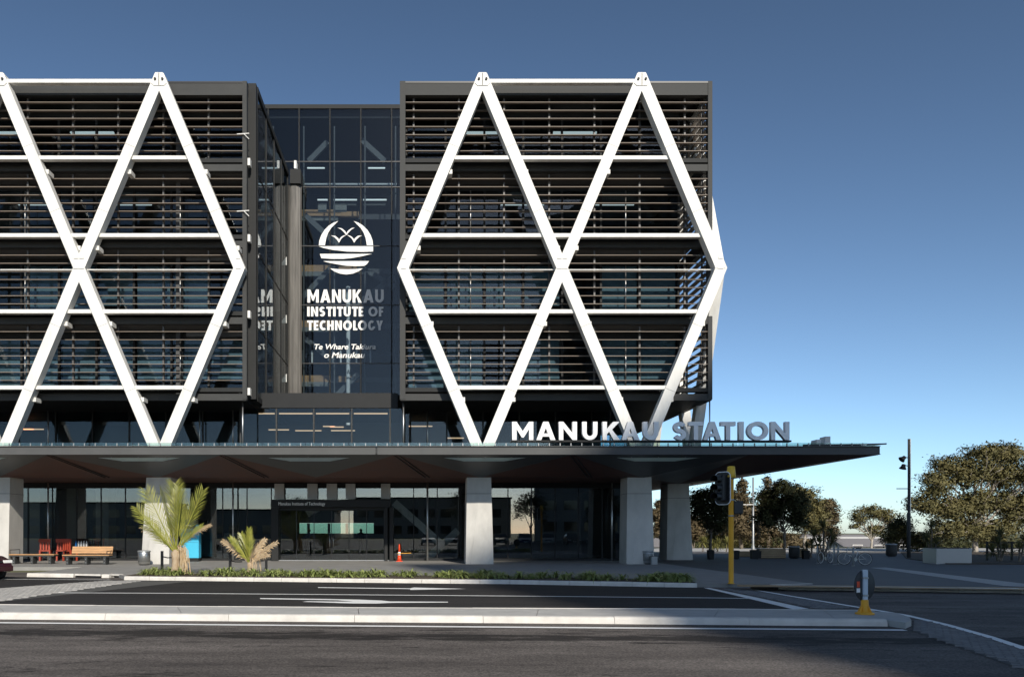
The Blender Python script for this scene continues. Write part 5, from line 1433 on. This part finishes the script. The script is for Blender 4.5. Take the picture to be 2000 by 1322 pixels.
# ------------------------------------------------------------------ parked car at the kerb
def car(label, x, y, rz, paint, group=None):
    root = empty('parked_car', (x, y, ROADZ), rz=rz, label=label, cat='car', group=group)
    # profile along x (front at +x), body with tumblehome
    low = [(-2.1, .30), (-2.15, .55), (-2.1, .86), (-1.5, .92), (.75, .90), (1.55, .82), (2.02, .70), (2.12, .52), (2.08, .28)]
    hw = .84
    mb = MB(); ringsz = []
    def sec(z_in): return z_in
    a = [(px_, -hw + (.10 if abs(px_) > 1.9 else 0) + (.05 if pz > .8 else 0), pz) for px_, pz in low]
    b = [(px_, hw - (.10 if abs(px_) > 1.9 else 0) - (.05 if pz > .8 else 0), pz) for px_, pz in low]
    mb.prism(a, b)
    o = mb.build('body', paint, root); bevel(o, .05, 3)
    cab = MB().prism([(-1.45, -.76, .90), (.72, -.76, .90), (.72, .76, .90), (-1.45, .76, .90)], [(-1.05, -.58, 1.36), (.02, -.58, 1.36), (.02, .58, 1.36), (-1.05, .58, 1.36)])
    bevel(cab.build('cabin_glass', M['carglass'], root), .04)
    bevel(MB().prism([(-1.10, -.60, 1.345), (.05, -.60, 1.345), (.05, .60, 1.345), (-1.10, .60, 1.345)], [(-1.0, -.54, 1.395), (-.05, -.54, 1.395), (-.05, .54, 1.395), (-1.0, .54, 1.395)]).build('roof', paint, root), .02)
    for sx in (-1.3, 1.32):
        for s in (-1, 1):
            w = MB().lathe([(.24, -.1), (.30, -.09), (.31, 0), (.30, .09), (.24, .1)], (sx, s * .76, .31), 22, 'y').build('wheel', M['tyre'], root, True)
            MB().lathe([(.20, -.105), (.19, 0), (.20, .105)], (sx, s * .762, .31), 18, 'y').build('rim', M['steelm'], w, True)
    for s in (-1, 1):
        bevel(MB().box(2.0, 2.085, s * .60 - .17, s * .60 + .17, .585, .69).build('headlight', M['lamp_clear'], root), .02)
        MB().box(-2.155, -2.1, s * .6 - .16, s * .6 + .16, .6, .72).build('tail_light', M['red'], root)
        bevel(MB().box(.42, .60, s * .82 - .09, s * .82 + .09, .93, 1.05).build('mirror', M['black'], root), .02)
    bevel(MB().box(2.03, 2.15, -.76, .76, .30, .50).build('bumper', paint, root), .03)
    MB().box(2.088, 2.10, -.38, .38, .60, .67).build('grille', M['black'], root)
    pl = MB().box(2.152, 2.162, -.19, .19, .38, .49).build('number_plate', M['sign_white'], root)
    for k in range(6): MB().box(2.1625, 2.164, -.15 + .052 * k, -.118 + .052 * k, .41, .465).build('plate_mark', M['black'], pl)
    MB().tube([(.70, -.2, .93), (.45, -.45, 1.05)], .012, 5).build('wiper', M['black'], root)
    return root
hd_ = radians(-30); cxw, cyw = X_(27, 28.9), 28.9      # front corner nearest the kerb
car('dark maroon parked car with its nose at the end of the kerb', cxw - 2.1 * cos(hd_) + .80 * sin(hd_), cyw - 2.1 * sin(hd_) - .80 * cos(hd_), hd_, M['car'])
c2 = None
for i in range(9):
    x = 1 + i * 2.9; y = -9.5 - .3 * i
    pm = [M['steelm'], M['car'], M['white'], M['grey'], M['bluedk']][i % 5]
    car('%s parked car, %s in the row mirrored low in the shop glass' % (['silver', 'maroon', 'white', 'grey', 'blue'][i % 5], ['first', 'second', 'third', 'fourth', 'fifth', 'sixth', 'seventh', 'eighth', 'last'][i]), x, y, radians(90 + 4 * (i % 3)), pm, 'parked cars mirrored in the shop glass')

# ------------------------------------------------------------------ traffic signal
x, D = G(1428, 1139.5, 0)
sig = empty('traffic_signal', (x, D, 0), label='yellow traffic signal pole with two black signal heads', cat='traffic light')
H = Z_(912, D)
MB().lathe([(.10, 0), (.10, .02), (.075, .03), (.075, H - .3)], n=16).build('pole', M['yellow'], sig, True)
MB().lathe([(.085, H - .34), (.14, H - .30), (.13, H - .2), (.105, H + .02), (.07, H + .03)], n=16).build('pole_cap', M['yellowcap'], sig, True)
MB().lathe([(.09, H - .36), (.09, H - .30)], n=16).build('collar', M['steelm'], sig, True)
for zz in (Z_(976, D), Z_(1007, D)): MB().lathe([(.085, zz - .02), (.085, zz + .02)], n=16).build('band', M['steel'], sig, True)
def head(dx, dz, rz, n, w, hh, plate):
    h_ = MB()
    bevel(h_.box(-w / 2, w / 2, -.09, .12, -hh / 2, hh / 2).build('signal_head', M['black'], sig), .03)
    o = sig.children[-1]; o.location = (dx, 0, dz); o.rotation_euler = (0, 0, rz)
    if plate:
        bp = []
        r = .14
        for cx_, cz_, a0 in ((w / 2 + .1 - r, hh / 2 + .1 - r, 0), (-w / 2 - .1 + r, hh / 2 + .1 - r, 90), (-w / 2 - .1 + r, -hh / 2 - .1 + r, 180), (w / 2 + .1 - r, -hh / 2 - .1 + r, 270)):
            bp += arc(cx_, cz_, r, r, a0, a0 + 90, 6)
        MB().extr_y(bp, .125, .14).build('backing_board', M['black'], o)
        MB().tube([(a, .1325, b) for a, b in bp + bp[:1]], .016, 6).build('board_edge', M['sign_white'], o)
    for k in range(n):
        zz = (k - (n - 1) / 2) * hh / n
        # visor: open half tube
        v = MB(); R_ = w * .42
        for a0 in range(0, 12):
            a1, a2 = radians(-20 + a0 * 220 / 12), radians(-20 + (a0 + 1) * 220 / 12)
            v.prism([(R_ * cos(a1), -.09, zz + R_ * sin(a1)), (R_ * cos(a2), -.09, zz + R_ * sin(a2)), (R_ * .92 * cos(a2), -.09, zz + R_ * .92 * sin(a2)), (R_ * .92 * cos(a1), -.09, zz + R_ * .92 * sin(a1))],
                    [(R_ * cos(a1), -.34, zz + R_ * sin(a1)), (R_ * cos(a2), -.34, zz + R_ * sin(a2)), (R_ * .92 * cos(a2), -.34, zz + R_ * .92 * sin(a2)), (R_ * .92 * cos(a1), -.34, zz + R_ * .92 * sin(a1))])
        v.build('visor', M['black'], o)
        MB().lathe([(R_ * .85, -.105), (R_ * .4, -.095), (.001, -.09)], (0, 0, zz), 14, 'y').build('lens', M['carglass'], o, True)
s_ = D / FPX
head((1407 - 1428) * s_, Z_(953, D), radians(-52), 3, .30, .78, True)
head((1442 - 1428) * s_, Z_(991, D), radians(160), 2, .26, .40, False)
MB().tube([(0, 0, Z_(976, D)), ((1407 - 1428) * s_, .05, Z_(970, D))], .025, 6).tube([(0, 0, Z_(940, D)), ((1407 - 1428) * s_, .05, Z_(938, D))], .025, 6).tube([(0, 0, Z_(991, D)), ((1442 - 1428) * s_, 0, Z_(991, D))], .03, 6).build('mounting_arm', M['steelm'], sig)

# keep-left sign on the island, seen from behind
x, D = G(1689, 1199, 0)
kl = empty('island_sign', (x, D, 0), label='round traffic sign seen from behind on a white post at the island tip', cat='sign')
s_ = D / FPX
MB().lathe([(.17, .0), (.17, .03), (.10, .05), (.075, .07), (.065, .27), (.05, .28)], n=18).build('base', M['yellow'], kl, True)
for k in range(4):
    a = k * pi / 2 + .4; MB().prism([(cos(a) * .07, sin(a) * .07, .04), (cos(a) * .15, sin(a) * .15, .04), (cos(a + .12) * .15, sin(a + .12) * .15, .04)], [(cos(a) * .06, sin(a) * .06, .2), (cos(a) * .065, sin(a) * .065, .2), (cos(a + .12) * .065, sin(a + .12) * .065, .2)]).build('base_rib', M['yellow'], kl)
zt4 = Z_(1112, D)
MB().box(-.045, .045, -.03, .03, .281, zt4).build('post', mat('white_post', (.52, .60, .68), .5), kl)
disc = MB().lathe([(.30, .0), (.305, .006), (.30, .012)], (0, 0, 0), 36, 'y').build('sign_disc', mat('sign_back', (.035, .037, .04), .6, var=.15), kl, True)
disc.location = (.03, .055, Z_(1143, D)); disc.rotation_euler = (0, 0, radians(26))
for zz in (Z_(1128, D), Z_(1162, D)): MB().box(-.055, .055, -.04, .05, zz - .015, zz + .015).build('clamp', M['steel'], kl)
st = MB().box(-.24, -.14, -.006, -.001, -.13, -.05).build('sticker', M['sign_white'], disc)
MB().box(-.23, -.15, -.006, -.001, -.03, .08).build('sticker', M['orange'], disc)

# ------------------------------------------------------------------ lamp posts
x, D = G(1775, 1090, 0)
lp = empty('lamp_post', (x, D, 0), label='tall dark lamp post with two spotlights near the big gum tree', cat='lamp post')
H = Z_(857, D)
MB().lathe([(.10, 0), (.10, H * .38), (.065, H * .385), (.06, H)], n=14).build('pole', M['grey'], lp, True)
MB().box(.045, .075, -.08, -.02, H * .39, H).build('pole_channel', M['steel'], lp)
for y, tilt in ((894, 50), (910, 15)):
    z = Z_(y, D)
    MB().tube([(0, 0, z), (-.2, 0, z + .04)], .025, 6).build('lamp_arm', M['grey'], lp)
    sp = MB().lathe([(.05, .14), (.10, .12), (.12, .0), (.20, -.14), (.19, -.15), (.05, -.1)], n=16).build('spotlight', M['dark'], lp, True)
    sp.location = (-.32, 0, z - .02); sp.rotation_euler = (0, radians(tilt), 0)
MB().tube([(0, 0, Z_(954, D)), ((1751 - 1775) * D / FPX, 0, Z_(954, D))], .025, 6).build('banner_arm', M['grey'], lp)
x, D = G(1471, 1079, 0)
lp2 = empty('lamp_post', (x, D, 0), label='slim pale lamp post in front of the dark conifers', cat='lamp post')
H = Z_(932, D)
MB().lathe([(.14, 0), (.13, .3), (.07, .6), (.06, H)], n=12).build('pole', M['steelm'], lp2, True)
MB().box(-.75, 0, -.03, .03, Z_(985, D) - .03, Z_(985, D) + .03).build('sign_arm', M['roofwhite'], lp2)

# ------------------------------------------------------------------ bike racks and bicycles
for i, (px, yb, D_) in enumerate(((1596.5, 1100, 0), (1629, 1102, 0), (1637, 1101, 0), (1666.5, 1104.5, 0))):
    x, D = G(px, yb, 0)
    r = empty('bike_rack', (x, D, 0), rz=radians(58), label=['steel hoop bike rack furthest towards the cabbage trees', 'steel hoop bike rack of the middle pair, in front', 'steel hoop bike rack of the middle pair, behind', 'steel hoop bike rack the silver bicycle leans on'][i], cat='bike rack', group='hoop bike racks')
    pts = [(-.22, 0, 0), (-.22, 0, .62)] + [(.22 * cos(a), 0, .62 + .22 * sin(a)) for a in [pi - pi * q / 10 for q in range(1, 10)]] + [(.22, 0, .62), (.22, 0, 0)]
    MB().tube(pts, .025, 8).build('hoop', M['steelm'], r, True)
    for sx in (-.22, .22): MB().lathe([(.06, 0.002), (.06, .012)], (sx, 0, 0), 10).build('foot_plate', M['steel'], r)
def bike(label, pxm, yb, rz, frame_m, sc):
    x, D = G(pxm, yb, 0)
    root = empty('bicycle', (x, D, 0), rz=rz, label=label, cat='bicycle', group='bicycles at the racks'); root.scale = (sc, sc, sc)
    def V(x, z): return (x, 0, z)
    for wx in (-.52, .52):
        R_ = .34
        w = MB().tube([(wx + R_ * cos(a), 0, .34 + R_ * sin(a)) for a in [2 * pi * q / 28 for q in range(29)]], .02, 6, False).build('wheel', M['tyre'], root, True)
        MB().tube([(wx + .315 * cos(a), 0, .34 + .315 * sin(a)) for a in [2 * pi * q / 28 for q in range(29)]], .02, 5, False).build('rim', M['roofwhite'], w, True)
        sp = MB()
        for q in range(16):
            a = 2 * pi * q / 16; sp.tube([(wx, .02 * (-1) ** q, .34), (wx + .31 * cos(a), 0, .34 + .31 * sin(a))], .0025, 3)
        sp.build('spokes', M['steel'], w)
    bb, st_, ht, hd2 = V(-.05, .30), V(-.17, .80), V(.36, .82), V(.40, .66)
    fr = MB()
    for a, b, r in ((bb, st_, .018), (st_, ht, .018), (bb, hd2, .02), (ht, hd2, .02), (V(-.52, .34), bb, .012), (V(-.52, .34), V(-.15, .72), .010), (hd2, V(.52, .34), .014)): fr.tube([a, b], r, 8)
    fr.build('frame', frame_m, root, True)
    MB().tube([st_, V(-.19, .90)], .014, 6).build('seat_post', M['steel'], root)
    bevel(MB().prism([(-.32, -.07, .90), (-.06, -.02, .90), (-.06, .02, .90), (-.32, .07, .90)], [(-.31, -.06, .95), (-.07, -.015, .94), (-.07, .015, .94), (-.31, .06, .95)]).build('saddle', M['black'], root), .01)
    MB().tube([ht, V(.33, .95)], .014, 6).tube([(.30, -.28, .98), (.36, -.1, .96), (.36, .1, .96), (.30, .28, .98)], .012, 6).build('handlebar', M['steel'], root)
    MB().lathe([(.09, -.03), (.09, -.022)], (-.05, 0, .30), 18, 'y').tube([(-.05, -.06, .30), (-.05, -.06, .14)], .01, 5).tube([(-.05, .06, .30), (-.05, .06, .46)], .01, 5).build('crank', M['steel'], root)
    for s in (-1, 1): MB().box(-.09, -.01, s * .10 - .04, s * .10 + .04, .30 - s * -.16 * 1 - .01, .30 + s * .16 + .01).build('pedal', M['black'], root)
    return root
bike('silver bicycle leaning against the hoop rack in the plaza', 1669, 1102.5, radians(180 - 32), M['roofwhite'], .84)
bike('dark bicycle parked among the hoop racks under the cabbage tree', 1612, 1099.5, radians(35), M['black'], .84)

# ------------------------------------------------------------------ plaza seats and planters
def seat_block(label, pxa, pxb, yb, yt, m_):
    x0, D = G(pxa, yb, 0); x1, _ = G(pxb, yb, 0); h = Z_(yt, D)
    r = empty('timber_seat', (x0, D, 0), label=label, cat='seat', group='timber seats in the plaza'); L = x1 - x0
    n = 5
    for k in range(n): MB().box(0, L, 0, .04, .03 + k * (h - .05) / n, .03 + (k + .88) * (h - .05) / n).build('plank', m_, r)
    for k in range(4): MB().box(0, L, .045 + k * .13, .165 + k * .13, h - .045, h - .005).build('plank', m_, r)
    MB().box(.02, L - .02, .06, .54, .0, h - .05).build('core', M['dark'], r)
    return r
seat_block('long low timber seat between the dark pots', 1444, 1470, 1087, 1076, M['boxwood'])
seat_block('larger stepped timber seat in the middle of the plaza', 1484, 1535, 1090, 1071, M['boxwood'])
seat_block('pale timber seat beside the grey round bin', 1562, 1576, 1088, 1071, M['boxwood'])
def pot(label, px, yb, w, yt):
    x, D = G(px, yb, 0); h = Z_(yt, D)
    r = empty('planter_pot', (x, D, 0), label=label, cat='pot', group='dark pots in the plaza')
    MB().prism([(-w * .45, -w * .45, 0), (w * .45, -w * .45, 0), (w * .45, w * .45, 0), (-w * .45, w * .45, 0)], [(-w / 2, -w / 2, h), (w / 2, -w / 2, h), (w / 2, w / 2, h), (-w / 2, w / 2, h)]).build('body', M['dark'], r)
    MB().box(-w / 2 - .01, w / 2 + .01, -w / 2 - .01, w / 2 + .01, h + .002, h + .04).build('rim', M['greydk'], r)
    MB().box(-w / 2 + .04, w / 2 - .04, -w / 2 + .04, w / 2 - .04, h + .041, h + .05).build('soil', M['soil'], r)
pot('dark pot under the street tree behind the yellow pole', 1388, 1092, .32, 1075)
pot('dark pot right behind the yellow signal pole', 1436, 1091, .36, 1076)
pot('dark pot at the foot of the pale lamp post', 1473, 1091, .36, 1075)
pot('dark pot beside the low timber seat', 1481, 1090, .26, 1077)
pot('dark pot left of the bike racks', 1573.5, 1091, .34, 1076)
# concrete planter wall
x0, D = G(1829, 1101, 0); h = Z_(1071, D)
cp = empty('concrete_planter', (x0, D, 0), rz=radians(-4), label='long low concrete planter box under the big gum tree', cat='planter')
W = X_(1895, D) - x0; E = X_(1926, D) - x0
MB().prism([(0, 0, 0), (W, 0, 0), (E, 1.4, 0), (.2, 1.6, 0)], [(0, 0, h), (W, 0, h), (E, 1.4, h), (.2, 1.6, h)]).build('wall', M['steelm'], cp)
MB().prism([(.12, .12, h + .002), (W - .05, .12, h + .002), (E - .2, 1.3, h + .002), (.3, 1.45, h + .002)], [(.12, .12, h + .03), (W - .05, .12, h + .03), (E - .2, 1.3, h + .03), (.3, 1.45, h + .03)]).build('soil', M['soil'], cp)
# wire fence
fe = empty('wire_fence', (X_(1928, 43), 43, 0), label='dark post and rail fence beside the concrete planter', cat='fence')
for k in range(5): MB().box(k * 1.3 - .04, k * 1.3 + .04, -.04, .04, 0, 1.05).build('post', M['dark'], fe)
for z in (.35, .68, .98): MB().box(.04, 5.2, -.015, .015, z - .025, z + .025).build('rail', M['dark'], fe)
tag(MB().extr_z([(X_(1760, 47), 46.5), (X_(1840, 39.5), 39.2), (X_(2300, 38.5), 37.6), (60, 60), (X_(1760, 60), 60)], .003, .05).build('planting_bed', M['soil']), kind='structure')
# sunlit far lawn and road
tag(MB().poly([(12, 62.1, -.06), (120, 62.1, -.06), (120, 78, -.06), (12, 78, -.06)]).build('far_road', M['median']), kind='structure')
# far houses between the trees
def house(label, px, D, w, d, h, rm, wm_):
    r = empty('house', (X_(px, D), D, -2.3), label=label, cat='house', group='low houses beyond the lawn')
    MB().box(-w / 2, w / 2, 0, d, 0, h).build('wall', wm_, r)
    MB().extr_x([(-.5, h + .002), (d + .5, h + .002), (d / 2, h + 1.1)], -w / 2 - .4, w / 2 + .4).build('roof', rm, r)
    for k in range(int(w / 3)):
        f = MB().box(-w / 2 + 1 + 3 * k, -w / 2 + 2.4 + 3 * k, -.04, -.003, .9, 2.0).build('window', M['roofwhite'], r)
        MB().box(-w / 2 + 1.1 + 3 * k, -w / 2 + 2.3 + 3 * k, -.06, -.041, 1.0, 1.9).build('pane', M['carglass'], f)
house('low house with a white roof in the gap between the trees', 1665, 120, 11, 7, 1.9, M['roofwhite'], M['brickhouse'])
house('low white house behind the bare spreading tree', 1715, 112, 9, 6, 1.7, M['roofgrey'], M['roofwhite'])
house('low brown house just behind the bike racks', 1640, 135, 10, 6, 2.2, M['roofgrey'], M['roofwhite'])
house('pale low building seen between the concrete columns', 1290, 100, 7, 5, 1.9, M['roofgrey'], M['roofwhite'])
house('pale low shed behind the timber plaza seats', 1560, 125, 12, 6, 1.5, M['roofwhite'], M['brickhouse'])
hd3 = MB(); leaf_cloud(hd3, [(X_(p, 140), 140, -1.0, 7, 3, 1.6 + .6 * sin(p)) for p in range(1250, 2150, 28)], 14000, .35, random.Random(5))
tag(hd3.build('far_treeline', M['leaf_dark']), kind='stuff')
